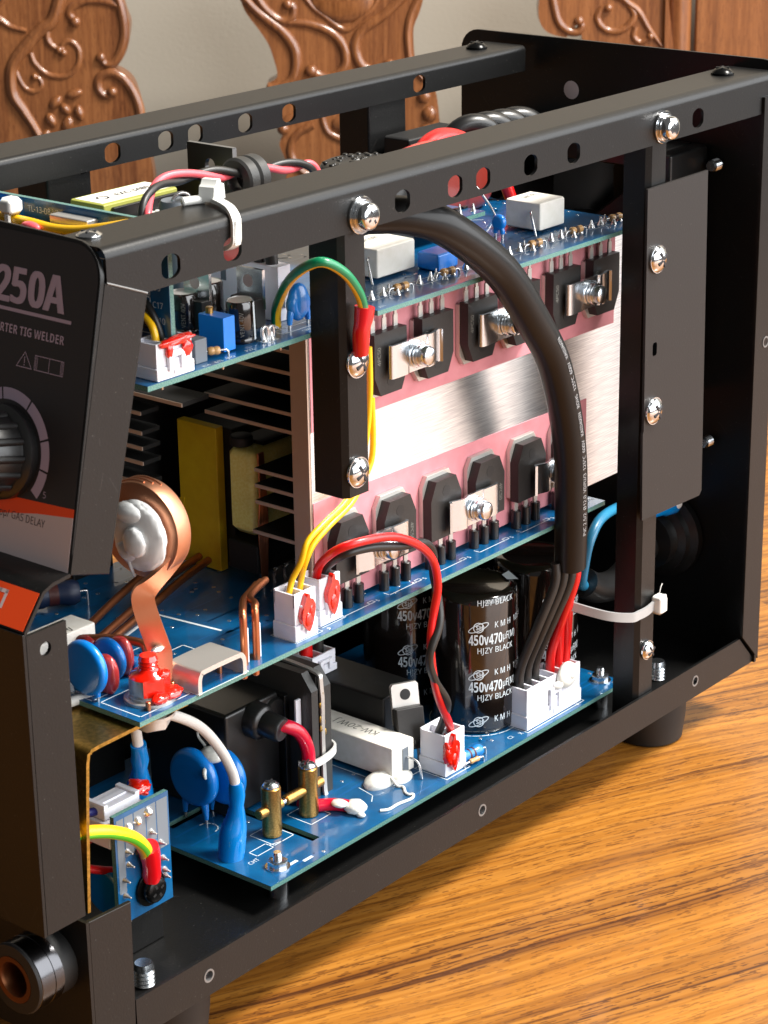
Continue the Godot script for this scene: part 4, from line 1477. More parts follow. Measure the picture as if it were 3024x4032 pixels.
func connector(called: String, label: String, n: int, x0: float, x1: float, z0: float, z1: float, y: float, h: float, glue := "") -> Node3D:
	# white header with its plug: base, plug body with open pockets, latch
	var t := thing(called, label, "connector", V((x0 + x1) / 2, y, (z0 + z1) / 2))
	var b := MB.new()
	b.box(V(x0 - 0.4, y, z0 - 0.4), V(x1 + 0.4, y + h * 0.34, z1 + 0.5), 0.35)
	part(t, "header_base", b, M.white)
	b = MB.new()
	b.box(V(x0, y + h * 0.34, z0), V(x1, y + h * 0.72, z1), 0.2)
	var wall := 0.75
	b.box(V(x0, y + h * 0.70, z0), V(x1, y + h, z0 + wall), 0.15)
	b.box(V(x0, y + h * 0.70, z1 - wall), V(x1, y + h * 0.985, z1), 0.15)
	var p := (x1 - x0) / n
	for k in n + 1:
		var xx := clampf(x0 + p * k, x0 + wall / 2, x1 - wall / 2)
		b.box(V(xx - wall / 2, y + h * 0.70, z0 + 0.1), V(xx + wall / 2, y + h * 0.97, z1 - 0.1), 0.1)
	var plug := part(t, "plug", b, M.white)
	b = MB.new()
	var cx := (x0 + x1) / 2
	var lw := minf(3.2, (x1 - x0) * 0.28)
	b.box(V(cx - lw, y + h * 0.22, z1), V(cx - lw * 0.45, y + h * 0.72, z1 + 1.3), 0.25)
	b.box(V(cx + lw * 0.45, y + h * 0.22, z1), V(cx + lw, y + h * 0.72, z1 + 1.3), 0.25)
	b.box(V(cx - lw, y + h * 0.56, z1), V(cx + lw, y + h * 0.74, z1 + 1.1), 0.25)
	b.box(V(cx - lw * 0.3, y + h * 0.1, z1), V(cx + lw * 0.3, y + h * 0.5, z1 + 0.9), 0.2)
	part(plug, "latch", b, M.white)
	b = MB.new()
	for k in n:
		b.box(V(x0 + p * (k + 0.5) - p * 0.3, y + h * 0.715, z0 + 1.0), V(x0 + p * (k + 0.5) + p * 0.3, y + h * 0.74, z1 - 1.0))
	part(plug, "pocket_floor", b, M.gray_box)
	return t

func drip(t: Node3D, c: Vector3, w: float, h: float, d: float, sd: int, m: Material) -> void:
	# a run of sealing varnish: wide at the top, tapering to a drop
	var b := MB.new()
	b.blob(c, V(w, h, d), 0.35, sd, 20)
	b.blob(c + V(w * 0.1, -h * 0.75, d * 0.1), V(w * 0.45, h * 0.55, d * 0.9), 0.2, sd + 1, 14)
	b.blob(c + V(-w * 0.2, h * 0.8, -d * 0.1), V(w * 0.5, h * 0.6, d * 0.9), 0.3, sd + 2, 14)
	part(t, "sealing_varnish", b, m)

func flame(t: Node3D, x: float, y: float, z: float, w: float, h: float, sd: int) -> void:
	# a flat run of red sealing varnish, pointed below and forked above
	var r := RandomNumberGenerator.new()
	r.seed = sd
	var o := [[0.0, -1.05], [0.45, -0.7], [0.8, -0.1], [0.85, 0.45], [0.55, 0.75], [0.25, 0.8], [0.1, 1.15], [-0.2, 1.1], [-0.4, 0.7], [-0.8, 0.3], [-0.85, -0.2], [-0.5, -0.75]]
	var pts := []
	for q in o:
		pts.append(V(x + w * (q[0] + r.randf_range(-0.07, 0.07)), y + h * (q[1] + r.randf_range(-0.05, 0.05)), 0))
	pts.append(pts[0])
	var sm := MB.smooth(pts, 3)
	var poly := []
	for k in sm.size() - 1:
		poly.append(V2(sm[k].x, sm[k].y))
	var b := MB.new()
	b.prism(poly, V(0, 0, z - 1.2), Vector3.RIGHT, Vector3.UP, Vector3.BACK, 1.75, 0.25)
	b.blob(V(x - w * 0.1, y - h * 0.35, z + 0.3), V(w * 0.5, h * 0.45, 0.9), 0.1, sd, 16)
	b.blob(V(x + w * 0.3, y + h * 0.1, z + 0.3), V(w * 0.3, h * 0.4, 0.7), 0.1, sd + 1, 14)
	part(t, "sealing_varnish", b, M.glue_red)

func axial(label: String, p0: Vector3, p1: Vector3, r: float, floor_y: float, m: Material, bands: Array, lift := 0.0) -> void:
	# a lead-ended resistor lying between p0 and p1
	var d := (p1 - p0).normalized()
	var L := (p1 - p0).length()
	var t := thing("axial_resistor", label, "resistor", V((p0.x + p1.x) / 2, floor_y, (p0.z + p1.z) / 2))
	var b := MB.new()
	b.lathe(p0, d, [Vector2(0, 0), Vector2(r * 0.8, 0.1 * r), Vector2(r, 0.5 * r), Vector2(r, 1.1 * r), Vector2(r * 0.86, 1.6 * r), Vector2(r * 0.86, L - 1.6 * r), Vector2(r, L - 1.1 * r), Vector2(r, L - 0.5 * r), Vector2(r * 0.8, L - 0.1 * r), Vector2(0, L)], 18)
	part(t, "body", b, m)
	for k in bands.size():
		b = MB.new()
		var f: float = lerpf(1.8 * r, L - 1.9 * r, float(k) / maxi(bands.size() - 1, 1))
		b.lathe(p0 + d * f, d, [Vector2(r * 0.88, -0.1 * L), Vector2(r * 0.89, -0.035 * L), Vector2(r * 0.89, 0.035 * L), Vector2(r * 0.88, 0.1 * L)].slice(1, 3), 18)
		part(t, "colour_band", b, bands[k])
	b = MB.new()
	for e in [[p0, -d], [p1, d]]:
		b.tube([e[0], e[0] + e[1] * 1.6, e[0] + e[1] * 2.2 + V(0, -0.7, 0), V(e[0].x + e[1].x * 2.3, floor_y - 0.5, e[0].z + e[1].z * 2.3)], 0.35, 8, 4)
	part(t, "lead_wires", b, M.solder)

func disc_cap(label: String, c: Vector3, r: float, th: float, yb: float, lead_z: Array, m: Material, plane_x := true) -> Node3D:
	# a dipped disc standing on its two coated legs; plane_x: disc faces the front of the case
	var t := thing("disc_capacitor", label, "capacitor", V(c.x, yb, c.z))
	var b := MB.new()
	var ax := Vector3.RIGHT if plane_x else Vector3.BACK
	var pr := []
	for k in 13:
		var a := PI * k / 12
		pr.append(Vector2(r - th * 0.5 + sin(a) * th * 0.5, -cos(a) * th * 0.5))
	pr.push_front(Vector2(0, -th * 0.52))
	pr.append(Vector2(0, th * 0.52))
	b.lathe(c, ax, pr, 40)
	part(t, "disc", b, m)
	for lz in lead_z:
		b = MB.new()
		var side := V(0, 0, lz) if plane_x else V(lz, 0, 0)
		var top := c + side * 0.75 + V(0, -sqrt(maxf(r * r - lz * lz, 1.0)) * 0.8, 0)
		b.tube([top, top + V(0, -r * 0.2, 0) + side * 0.15, V(c.x, maxf(yb + 2.4, yb + (c.y - r - yb) * 0.5), c.z) + side * 1.0 , V(c.x, yb + 1.6, c.z) + side], [th * 0.40, th * 0.30, 0.85, 0.75], 14)
		var lg := part(t, "coated_leg", b, m)
		b = MB.new()
		b.cyl(V(c.x, yb - 0.4, c.z) + side, V(c.x, yb + 1.9, c.z) + side, 0.45, 8)
		part(lg, "lead_wire", b, M.solder)
	return t

func lower_parts() -> void:
	var b := MB.new()
	big_cap(V(-124, YL, -39.3), "large black capacitor printed in white, left of the seven way connector", -1.05)
	big_cap(V(-89.5, YL, -38.3), "large black capacitor standing behind the black and red wires of the seven way connector", -0.78)
	big_cap(V(-122, YL, -72), "large black capacitor in deep shade behind the front left one", -1.05)
	big_cap(V(-89.5, YL, -72), "large black capacitor hidden in the dark at the back right", -0.62)
	# seven way connector with six wires
	var t := connector("seven_way_connector", "white seven way connector with a round white glue blob on the lowest board", 7, -122.4, -90.6, -28.0, -18.0, YL, 15.5)
	b = MB.new()
	b.blob(V(-100.2, YL + 13.6, -17.0), V(5.4, 5.0, 2.4), 0.07, 5, 24)
	b.blob(V(-105.0, YL + 11.6, -17.0), V(2.6, 1.6, 1.5), 0.12, 6, 14)
	part(t, "glue_blob", b, M.glue_white)
	b = MB.new()
	b.blob(V(-99.6, YL + 14.0, -14.9), V(1.7, 1.3, 0.6), 0.1, 8, 14)
	part(t, "glue_drop", b, M.glue_white)
	var pins := [V(-120.1, 24, -23), V(-115.6, 24, -23), V(-111.0, 24, -23), V(-102.0, 24, -23), V(-97.5, 24, -23), V(-93.0, 24, -23)]
	var tops := [V(-112.0, 71, -14), V(-108.8, 71, -13), V(-105.6, 71, -12), V(-101.8, 70, -12.5), V(-103.8, 70, -16), V(-100.4, 70, -15)]
	for k in 6:
		b = MB.new()
		var mid: Vector3 = pins[k].lerp(tops[k], 0.5)
		b.tube([pins[k], pins[k] + V(0.4, 9, 0.4), mid + V(-1.2, 0, 0.6), tops[k] + V(-0.6, -8, 0), tops[k]], 1.65, 12)
		solo("cable_core", ["leftmost black wire rising from the seven way connector", "second black wire from the left in the seven way connector", "third black wire, next to the red ones, in the seven way connector",
			"leftmost red wire rising from the seven way connector", "middle red wire of the seven way connector", "rightmost red wire of the seven way connector"][k], "wire", b, M.black_wire if k < 3 else M.red_wire, "wires out of the thick black sleeve")
	# the thick sleeve
	var ctl := [V(-212, 207, -26), V(-198.7, 206.3, -19.0), V(-188.8, 204.9, -14.0), V(-175.6, 199.2, -10.0), V(-152.4, 182.4, -8.0), V(-136.2, 162.8, -7.0), V(-123.6, 144.5, -7.0), V(-113.7, 116.6, -8.0), V(-109.0, 90.4, -10.0), V(-105.6, 68.6, -12.5)]
	b = MB.new()
	b.tube(ctl, [5.4, 5.6, 5.7, 5.8, 5.8, 5.8, 5.6, 5.5, 5.5, 5.6, 5.5], 28, 7)
	t = thing("cable_sleeve", "thick black heat shrink sleeve with white print curving down over the transistors", "cable", V(-150, 70, -10))
	part(t, "sleeve", b, M.heatshrink)
	b = MB.new()
	var sp := MB.smooth(ctl, 7)
	sp.reverse()
	b.path_text("PVC 2.5/2  Ø12.0  VDPU/3  125°C  600V   KAIDAXIN   ROHS   125°C  600V   KAIDAXIN", 1.5, sp, 14.0, V(-0.12, 0.36, 0.92), 5.9)
	part(t, "printed_text", b, M.cable_print)
	# wire pair between the boards
	t = connector("two_way_connector", "white two way connector on the lowest board with a flame shaped red varnish drop", 2, -167.6, -157.0, -29.0, -18.4, YL, 15.2)
	flame(t, -164.6, YL + 8.0, -17.0, 2.9, 6.0, 11)
	drip(t, V(-166.8, YL + 8.0, -18.0), 1.7, 3.4, 1.6, 12, M.glue_red)
	t = thing("wire_pair", "twisted red and black wires arching from the inverter board down to the lowest board", "wires", V(-185, 25, -14))
	b = MB.new()
	b.tube([V(-223.3, 96.5, -24.0), V(-223.7, 103.0, -22.0), V(-225.3, 110.2, -14.0), V(-219.4, 112.5, -9.0), V(-205.4, 110.0, -8.0), V(-193.2, 103.5, -8.0), V(-184.9, 95.5, -9.0), V(-182.7, 86.6, -9.0), V(-183.4, 78.0, -10.0), V(-185.2, 69.1, -10.0), V(-183.3, 58.6, -11.0), V(-176.6, 44.8, -14.0), V(-162.9, 27.6, -20.0), V(-161.4, 23.5, -22.5)], 1.35, 12)
	part(t, "red_wire", b, M.red_wire)
	b = MB.new()
	b.tube([V(-219.5, 96.5, -24.0), V(-221.1, 102.4, -21.0), V(-222.3, 108.3, -13.0), V(-214.0, 108.7, -10.0), V(-200.4, 105.1, -9.5), V(-188.4, 102.5, -10.0), V(-181.9, 96.8, -11.4), V(-181.4, 89.5, -11.8), V(-181.0, 80.3, -10.0), V(-183.1, 73.4, -8.2), V(-187.2, 63.7, -9.0), V(-180.7, 52.6, -12.0), V(-172.0, 41.5, -14.0), V(-165.9, 31.7, -20.0), V(-165.2, 24.0, -23.5)], 1.35, 12)
	part(t, "black_wire", b, M.black_wire)
	axial("plump blue resistor lying right of the two way connector on the lowest board", V(-157.5, YL + 2.6, -20.2), V(-147.5, YL + 2.6, -18.8), 2.2, YL, M.resistor_blue, [M.band, M.band])
	axial("tiny tan resistor close to the right side of the lower two way connector", V(-156.0, YL + 1.6, -17.0), V(-151.8, YL + 1.6, -16.4), 0.9, YL, M.resistor_tan, [])
	# power transistor on its own
	t = thing("small_transistor", "leaning black transistor with a bare metal tab and hole behind the two way connector", "transistor", V(-168, YL, -32))
	b = MB.new()
	b.xf = Transform3D(Basis(Vector3.UP, -0.5) * Basis(Vector3.RIGHT, -0.22), V(-166.5, YL, -33.5))
	var xf := b.xf
	b.prism([V2(-5, 14), V2(5, 14), V2(5, 27), V2(4.2, 28), V2(-4.2, 28), V2(-5, 27)], V(0, 0, -1.3), Vector3.RIGHT, Vector3.UP, Vector3.BACK, 1.3, 0.2)
	part(t, "metal_tab", b, M.tin)
	b = MB.new()
	b.xf = xf
	b.lathe(V(0, 24.0, 0.02), Vector3.BACK, [Vector2(0, 0.05), Vector2(1.9, 0.05), Vector2(1.9, 0)], 18)
	part(t, "tab_hole", b, M.black_inner)
	b = MB.new()
	b.xf = xf
	b.box(V(-5, 5.5, -1.2), V(5, 20, 3.2), 0.5)
	part(t, "body", b, M.epoxy)
	b = MB.new()
	b.xf = xf
	b.text("C2073", 1.3, Transform3D(Basis.IDENTITY, V(-4, 8, 3.3)), false, 0)
	part(t, "marking", b, M.ink_gray)
	b = MB.new()
	b.xf = xf
	for j in [-2.54, 0.0, 2.54]:
		b.box(V(j - 0.5, -1, 0.4), V(j + 0.5, 6, 0.9))
	part(t, "leads", b, M.solder)
	# cement resistor
	t = thing("cement_resistor", "long white ceramic block resistor lying on the lowest board with glue at its near end", "resistor", V(-176, YL, -60))
	b = MB.new()
	b.box(V(-181.9, YL + 1.2, -94), V(-170.2, YL + 12.6, -29.3), 0.5)
	part(t, "ceramic_body", b, M.cream)
	b = MB.new()
	b.text("KW-20W J", 3.2, Transform3D(Basis(Vector3.FORWARD, Vector3.LEFT, Vector3.UP), V(-175.6, YL + 12.66, -40)), false, 0)
	part(t, "marking", b, M.ink_gray)
	b = MB.new()
	b.box(V(-176.6, YL + 1.2, -29.4), V(-173.6, YL + 10.6, -29.0), 0.1)
	part(t, "end_slot", b, M.gray_box)
	b = MB.new()
	b.tube([V(-174.8, YL + 7.0, -29.4), V(-174.6, YL + 7.2, -27.4), V(-173.6, YL + 5.6, -24.8), V(-173.4, YL + 0.2, -23.6)], 0.42, 8)
	part(t, "lead_wire", b, M.solder)
	b = MB.new()
	b.blob(V(-184.0, YL + 0.6, -33.0), V(6.6, 3.2, 4.4), 0.07, 31, 24)
	b.blob(V(-177.6, YL + 0.5, -28.4), V(4.6, 2.6, 2.4), 0.08, 32, 20)
	b.tube([V(-182.6, YL + 2.6, -29.4), V(-182.8, YL + 0.5, -26.4), V(-182.2, YL + 0.4, -24.4), V(-184.8, YL + 0.4, -21.4), V(-185.2, YL + 0.4, -19.6), V(-184.2, YL + 0.4, -18.6), V(-187.0, YL + 0.4, -17.2), V(-192.5, YL + 0.4, -18.2), V(-197.2, YL + 0.4, -18.2), V(-199.8, YL + 0.5, -19.8)], 0.5, 8)
	part(t, "glue", b, M.glue_white)
	# black relay behind
	t = thing("black_relay", "dark black box component behind the white ceramic resistor", "relay", V(-160, YL, -65))
	b = MB.new()
	b.box(V(-168.8, YL, -92), V(-150.5, YL + 22, -43.5), 0.8)
	part(t, "case", b, M.black_matte)
	b = MB.new()
	b.text("OMIF 12V", 2.0, Transform3D(Basis(Vector3.FORWARD, Vector3.LEFT, Vector3.UP), V(-160, YL + 22.06, -48)), false, 0)
	part(t, "marking", b, M.ink_dark)
	t = connector("shaded_connector", "small white connector in shade behind the ferrite core with a thick red wire", 2, -172, -160, -82, -72, YL + 22.1, 8.0)
	b = MB.new()
	b.tube([V(-169.5, 38, -77), V(-170, 50, -77), V(-171, 70, -77), V(-171, 83, -77)], 2.4, 12)
	solo("red_lead", "thick red wire hanging from the inverter board into the shaded white connector", "wire", b, M.red_wire)
	b = MB.new()
	b.tube([V(-163.5, 38, -77), V(-163, 50, -77), V(-162.4, 70, -77), V(-162, 83, -77)], 2.0, 12)
	solo("black_lead", "black wire hanging beside the thick red one in the shade", "wire", b, M.black_wire)
	# ignition transformer: ferrite core, black potted coil
	t = thing("ignition_transformer", "upright dark ferrite core with a black coil block and a copper strip round it", "transformer", V(-206, YL, -62))
	for x in [[-206.2, -202.6], [-200.2, -196.4]]:
		b = MB.new()
		b.prism([V2(-92, 0), V2(-42.3, 0), V2(-42.3, 38), V2(-46.5, 43.6), V2(-92, 43.6)], V(x[0], YL, 0), Vector3.BACK, Vector3.UP, Vector3.RIGHT, x[1] - x[0], 0.5)
		part(t, "core_half", b, M.ferrite)
	b = MB.new()
	b.box(V(-202.6, YL, -92), V(-200.2, YL + 42.0, -43.6), 0.2)
	part(t, "core_gap", b, M.black_matte)
	b = MB.new()
	b.ribbon([V(-201.2, YL + 43.6, -84), V(-201.2, YL + 43.3, -47.5), V(-201.2, YL + 38.5, -42.6), V(-201.2, YL + 20, -42.4), V(-201.2, YL + 2, -42.0), V(-201.0, YL - 0.4, -41.2)], Vector3.RIGHT, 1.6, 0.8, 4)
	part(t, "copper_strip", b, M.tin)
	b = MB.new()
	for k in 9:
		b.blob(V(-201.4 + rng.randf_range(-1.2, 1.6), YL + 22 + k * 1.7, -42.3), V(0.8, 1.3, 0.4), 0.5, 60 + k, 8)
	part(t, "varnish_residue", b, M.brass_plate, "", true)
	b = MB.new()
	b.box(V(-234, YL, -90), V(-208.5, YL + 36.5, -54.0), 1.2)
	part(t, "potted_coil", b, M.black_plastic)
	b = MB.new()
	b.lathe(V(-221, YL + 31.0, -55), V(0.12, -0.12, 1), [Vector2(6.0, 0), Vector2(6.0, 4.0), Vector2(5.4, 5.0), Vector2(4.4, 5.4), Vector2(4.2, 11.5), Vector2(3.6, 12.2), Vector2(2.4, 12.2), Vector2(0, 11.5)], 24)
	part(t, "wire_boot", b, M.black_plastic)
	b = MB.new()
	b.lathe(V(-211.4, YL + 30.0, -60), V(0, 0, 1), [Vector2(5.0, 0), Vector2(5.0, 6), Vector2(4.4, 7), Vector2(0, 7)], 20)
	b.box(V(-208.4, YL, -86), V(-206.3, YL + 35, -52), 0.3)
	part(t, "coil_former", b, M.black_plastic)
	b = MB.new()
	b.box(V(-209.0, YL + 22, -47.5), V(-206.5, YL + 35, -46.6), 0.2)
	part(t, "white_tab", b, M.white)
	b = MB.new()
	b.ribbon([V(-211.5, YL + 14.0, -44.0), V(-208.5, YL + 13.4, -41.6), V(-203, YL + 13.4, -41.0), V(-197.4, YL + 14.6, -41.0), V(-195.8, YL + 15.8, -43.0), V(-195.8, YL + 16.2, -52)], V(0, 1, 0), 2.6, 0.8, 5)
	part(t, "white_tie", b, M.nylon)
	b = MB.new()
	b.tube([V(-218.6, 41.2, -45.5), V(-216.4, 40.6, -43.5), V(-212.6, 37.4, -42.0), V(-209.6, 31.0, -41.6), V(-209.2, 24.0, -41.8), V(-210.0, 17.0, -42.2), V(-211.2, 10.0, -43.0)], 2.25, 16)
	solo("magenta_wire", "thick crimson wire curving from the black coil down behind the brass posts", "wire", b, M.magenta)
	# spark gap
	t = thing("spark_gap", "two short brass posts with screws on top and a brass rod pair between", "spark gap", V(-224, YL, -37))
	for x in [-232.6, -215.0]:
		b = MB.new()
		b.cyl(V(x, YL, -36.9), V(x, YL + 17.0, -36.9), 3.15, 28, 0.35)
		var post := part(t, "brass_post", b, M.brass)
		screw(t, "post_screw", V(x, YL + 17.0, -36.9), Vector3.UP, 2.8, 1.9, M.zinc)
	for q in [[-238.8, -228.0], [-226.2, -216], [-214, -208.6]]:
		b = MB.new()
		b.cyl(V(q[0], YL + 9.4, -36.9), V(q[1], YL + 9.4, -36.9), 1.7, 20, 0.3)
		part(t, "brass_rod", b, M.brass)
	b = MB.new()
	b.cyl(V(-228.4, YL + 9.4, -36.9), V(-225.9, YL + 9.4, -36.9), 1.05, 16, 0.1)
	part(t, "gap_sleeve", b, M.chrome)
	b = MB.new()
	b.tube([V(-211.6, YL + 2.0, -36.0), V(-208.6, YL + 2.0, -33.4), V(-206.4, YL + 2.0, -29.6), V(-205.0, YL + 1.6, -26.2)], 2.1, 14)
	solo("crimson_wire_end", "short crimson wire end lying on the board under white glue", "wire", b, M.magenta)
	b = MB.new()
	b.blob(V(-204.8, YL + 1.9, -26.0), V(3.7, 2.3, 3.9), 0.14, 41, 22)
	b.blob(V(-208.2, YL + 3.4, -29.6), V(2.4, 1.1, 3.0), 0.15, 43, 16)
	b.blob(V(-206.2, YL + 0.8, -22.6), V(1.3, 1.0, 1.8), 0.15, 44, 12)
	solo("glue_lump", "ragged white glue lump over the end of the short crimson wire", "glue", b, M.glue_white)
	# high voltage discs
	t = disc_cap("front one of two round blue disc capacitors glued together on the lowest board", V(-240, YL + 15.2, -63.0), 9.9, 4.6, YL, [4.6, -4.6], M.blue_cap)
	b = MB.new()
	b.blob(V(-236.6, YL + 23.2, -58.0), V(3.4, 2.6, 4.4), 0.12, 51, 18)
	b.tube([V(-239.6, YL + 21.5, -57.2), V(-242.2, YL + 19.6, -56.2), V(-242.4, YL + 17.6, -55.6)], [1.3, 0.8, 0.4], 8)
	b.tube([V(-234.5, YL + 24.0, -63), V(-234, YL + 25.8, -66), V(-234, YL + 27.6, -66.6)], 0.5, 8)
	part(t, "glue", b, M.glue_white)
	disc_cap("rear one of two round blue disc capacitors glued together on the lowest board", V(-233.6, YL + 15.2, -57.0), 9.9, 4.6, YL, [4.6, -4.6], M.blue_cap)
	# braided leads in blue sleeves
	for q in [[[V(-291.5, 76.8, -26.5), V(-286.4, 76.0, -25.6), V(-272.1, 66.2, -28.0), V(-259.7, 53.0, -32.0), V(-250.5, 40.2, -36.0), V(-248.3, 32.6, -36.8)], [V(-248.7, 36.0, -36.5), V(-248.0, 31.2, -36.8), V(-248.6, 24.1, -37.0), V(-250.4, 18.0, -37.0), V(-251.4, 10.6, -37.2)], [2.0, 2.5, 2.6, 2.2, 3.1, 4.0, 4.3, 4.3, 3.9], "white braided lead curving down from the bolt into the near blue sleeve", "translucent blue sleeve standing on the lowest board in front of the disc capacitors"],
		[[V(-293.5, 77.0, -33.0), V(-290.0, 73.5, -36.5), V(-286.6, 68.0, -39.5), V(-284.6, 62.0, -41.0), V(-283.7, 57.5, -41.4)], [V(-284.4, 61.2, -41.0), V(-283.2, 55.5, -42.0), V(-282.7, 49.4, -43.0), V(-281.8, 43.0, -44.5), V(-281.0, 34.0, -46.0)], [2.4, 2.4, 2.8, 2.2, 3.0, 3.8, 4.3, 4.2, 3.8], "short white braided lead entering the shaded blue sleeve", "translucent blue sleeve in the shade under the brass plate"]]:
		b = MB.new()
		b.tube(q[0], 1.6, 16, 8)
		t = thing("braided_lead", q[3], "wire", q[0][-1])
		part(t, "braid", b, M.braid)
		b = MB.new()
		b.tube(q[1], q[2], 20, 6)
		solo("blue_sleeve", q[4], "sleeve", b, M.blue_sleeve)

func front_parts() -> void:
	# brass plate from the bolt to the front
	var t := thing("brass_strap", "bent brass plate from under the inverter board down inside the front", "brass plate", V(-318, 31, -30))
	var b := MB.new()
	b.ribbon([V(-286, 81.4, -30.5), V(-300, 81.4, -30.5), V(-321.0, 81.2, -30.5), V(-324.0, 80.4, -30.5), V(-325.4, 77.6, -30.5), V(-327.0, 56, -30.5), V(-328.4, 33.0, -30.5)], Vector3.BACK, 25, 1.1, 2)
	part(t, "plate", b, M.brass_plate)
	b = MB.new()
	b.hexnut(V(-295, 80.7, -24), Vector3.DOWN, 5.6, 4.6)
	b.lathe(V(-295, 80.8, -24), Vector3.DOWN, [Vector2(7.0, 0), Vector2(7.0, 1.0), Vector2(0, 1.0)], 24)
	part(t, "bolt_head", b, M.tin)
	b = MB.new()
	b.blob(V(-291.5, 77.6, -24.5), V(3.0, 1.6, 2.4), 0.1, 5, 14)
	part(t, "ring_terminal", b, M.tin)
	# the varnished bolt
	t = thing("varnished_bolt", "bolt with hex nut painted in red varnish at the near corner of the inverter board", "bolt", V(-295, YM, -24))
	b = MB.new()
	b.lathe(V(-295, YM, -24), Vector3.UP, [Vector2(7.4, 0), Vector2(7.4, 0.9), Vector2(7.0, 1.1), Vector2(6.0, 1.1), Vector2(6.0, 2.0), Vector2(0, 2.0)], 32)
	part(t, "washer", b, M.tin)
	b = MB.new()
	b.hexnut(V(-295, YM + 2.0, -24), Vector3.UP, 5.9, 5.6)
	part(t, "nut", b, M.tin)
	b = MB.new()
	b.thread(V(-295, YM + 7.4, -24), Vector3.UP, 2.9, 6.0, 1.05)
	part(t, "threaded_end", b, M.glue_red)
	b = MB.new()
	b.lathe(V(-295, YM + 7.3, -24), Vector3.UP, [Vector2(5.7, 0), Vector2(5.0, 0.9), Vector2(3.4, 1.6), Vector2(2.9, 2.6)], 22)
	var hq := []
	for k in 7:
		var e1 := Vector3.UP.cross(Vector3.RIGHT).normalized()
		var e2 := Vector3.UP.cross(e1).normalized()
		hq.append(e1 * cos(TAU * k / 6) + e2 * sin(TAU * k / 6))
	for k in 6:
		var fc: Vector3 = ((hq[k] + hq[k + 1]) * 0.5).normalized()
		if fc.dot(V(0.35, 0, 0.94)) < -0.2:
			continue
		var c0: Vector3 = V(-295, 0, -24) + hq[k] * 6.15
		var c1: Vector3 = V(-295, 0, -24) + hq[k + 1] * 6.15
		b.quad(V(c0.x, YM + 2.6, c0.z), V(c1.x, YM + 2.2, c1.z), V(c1.x, YM + 7.7, c1.z), V(c0.x, YM + 7.7, c0.z), fc)
	b.blob(V(-291.6, YM + 2.0, -19.6), V(4.2, 1.7, 3.4), 0.3, 73, 18)
	b.blob(V(-296.8, YM + 2.2, -18.0), V(3.2, 1.5, 1.9), 0.3, 74, 16)
	b.blob(V(-293.5, YM + 8.0, -20.0), V(2.4, 1.4, 1.8), 0.3, 75, 14)
	part(t, "red_varnish", b, M.glue_red)
	# copper coil with white compound and its flat strap
	t = thing("copper_choke", "flat wound copper choke with a grey white lump of compound in its middle", "coil", V(-283, YM, -36))
	b = MB.new()
	var cp := [Vector2(8.0, 0.0), Vector2(13.4, 0.0), Vector2(14.0, 0.25), Vector2(14.2, 0.8), Vector2(14.2, 5.6), Vector2(14.0, 6.1), Vector2(13.4, 6.3), Vector2(8.0, 6.3), Vector2(8.0, 0.0)]
	b.lathe(V(-286.2, 130.4, -34.2), V(1, 0.0, -0.1), cp, 56)
	for k in 3:
		var lp := []
		for j in 9:
			var a := 0.15 + 0.12 * k - 1.3 * j / 8.0
			lp.append(V(-284.6 + k * 1.7, 130.4 + cos(a) * 14.3, -34.6 + sin(a) * 14.3))
		b.tube(lp, 0.32, 6, 2)
	part(t, "winding", b, M.copper)
	b = MB.new()
	b.blob(V(-287.6, 129.6, -32.4), V(3.2, 10.6, 10.2), 0.09, 81, 30)
	b.blob(V(-291.0, 128.8, -31.0), V(1.9, 4.6, 4.2), 0.12, 82, 22)
	b.blob(V(-288.8, 136.0, -34.6), V(2.6, 3.4, 5.8), 0.1, 83, 20)
	b.blob(V(-288.8, 125.2, -35.2), V(2.6, 3.6, 4.6), 0.12, 85, 18)
	b.tube([V(-290.0, 124.0, -34.6), V(-289.0, 120.2, -35.2), V(-287.4, 116.6, -35.4)], [0.8, 0.5, 0.35], 8)
	part(t, "compound", b, M.glue_gray)
	b = MB.new()
	b.ribbon([V(-280.6, 128.4, -23.0), V(-281.2, 125.4, -23.3), V(-282.1, 123.1, -24.0), V(-285.0, 119.4, -26.0), V(-288.3, 115.1, -29.0), V(-289.7, 112.9, -30.0), V(-289.5, 109.3, -30.0), V(-288.5, 103.6, -29.0), V(-286.4, 96.6, -28.5), V(-286.0, 93.0, -28.0), V(-288.0, 83.9, -27.0)], V(1.0, 0.0, 0.0), 6.6, 1.4, 4, V(0.75, 0.0, 0.66))
	part(t, "flat_strap", b, M.copper)
	b = MB.new()
	b.blob(V(-287.4, 96.2, -27.6), V(2.6, 1.0, 1.2), 0.3, 88, 14)
	part(t, "solder_spot", b, M.solder)
	# copper bars on the board
	for q in [[V(-283, 88.2, -66), V(-262, 89.6, -74), V(-238, 91, -82), V(-214, 91, -90)], [V(-280, 87.4, -61), V(-258, 88.4, -68), V(-236, 89, -76), V(-214, 89, -82)], [V(-277.5, 87.0, -58.2), V(-256, 88.0, -64.6), V(-234, 88.6, -72), V(-214, 88.6, -78)]]:
		b = MB.new()
		b.tube(q, 1.25, 14)
		solo("copper_rod", ["rearmost round copper rod lying on the inverter board behind the flat strap", "middle round copper rod lying on the inverter board behind the flat strap", "nearest long round copper rod lying on the inverter board behind the flat strap"][int(used.get("copper_rod", -1)) + 1], "copper rod", b, M.enamel, "copper rods on the inverter board")
	b = MB.new()
	b.tube([V(-288, 91.6, -58), V(-284, 92.4, -50), V(-281.6, 92.6, -41), V(-281.8, 91.2, -38.2), V(-282.2, 84.8, -37.6)], 1.35, 14)
	solo("bent_copper_wire", "bent copper wire over the inverter board between the red capacitors and the flat strap", "copper wire", b, M.enamel)
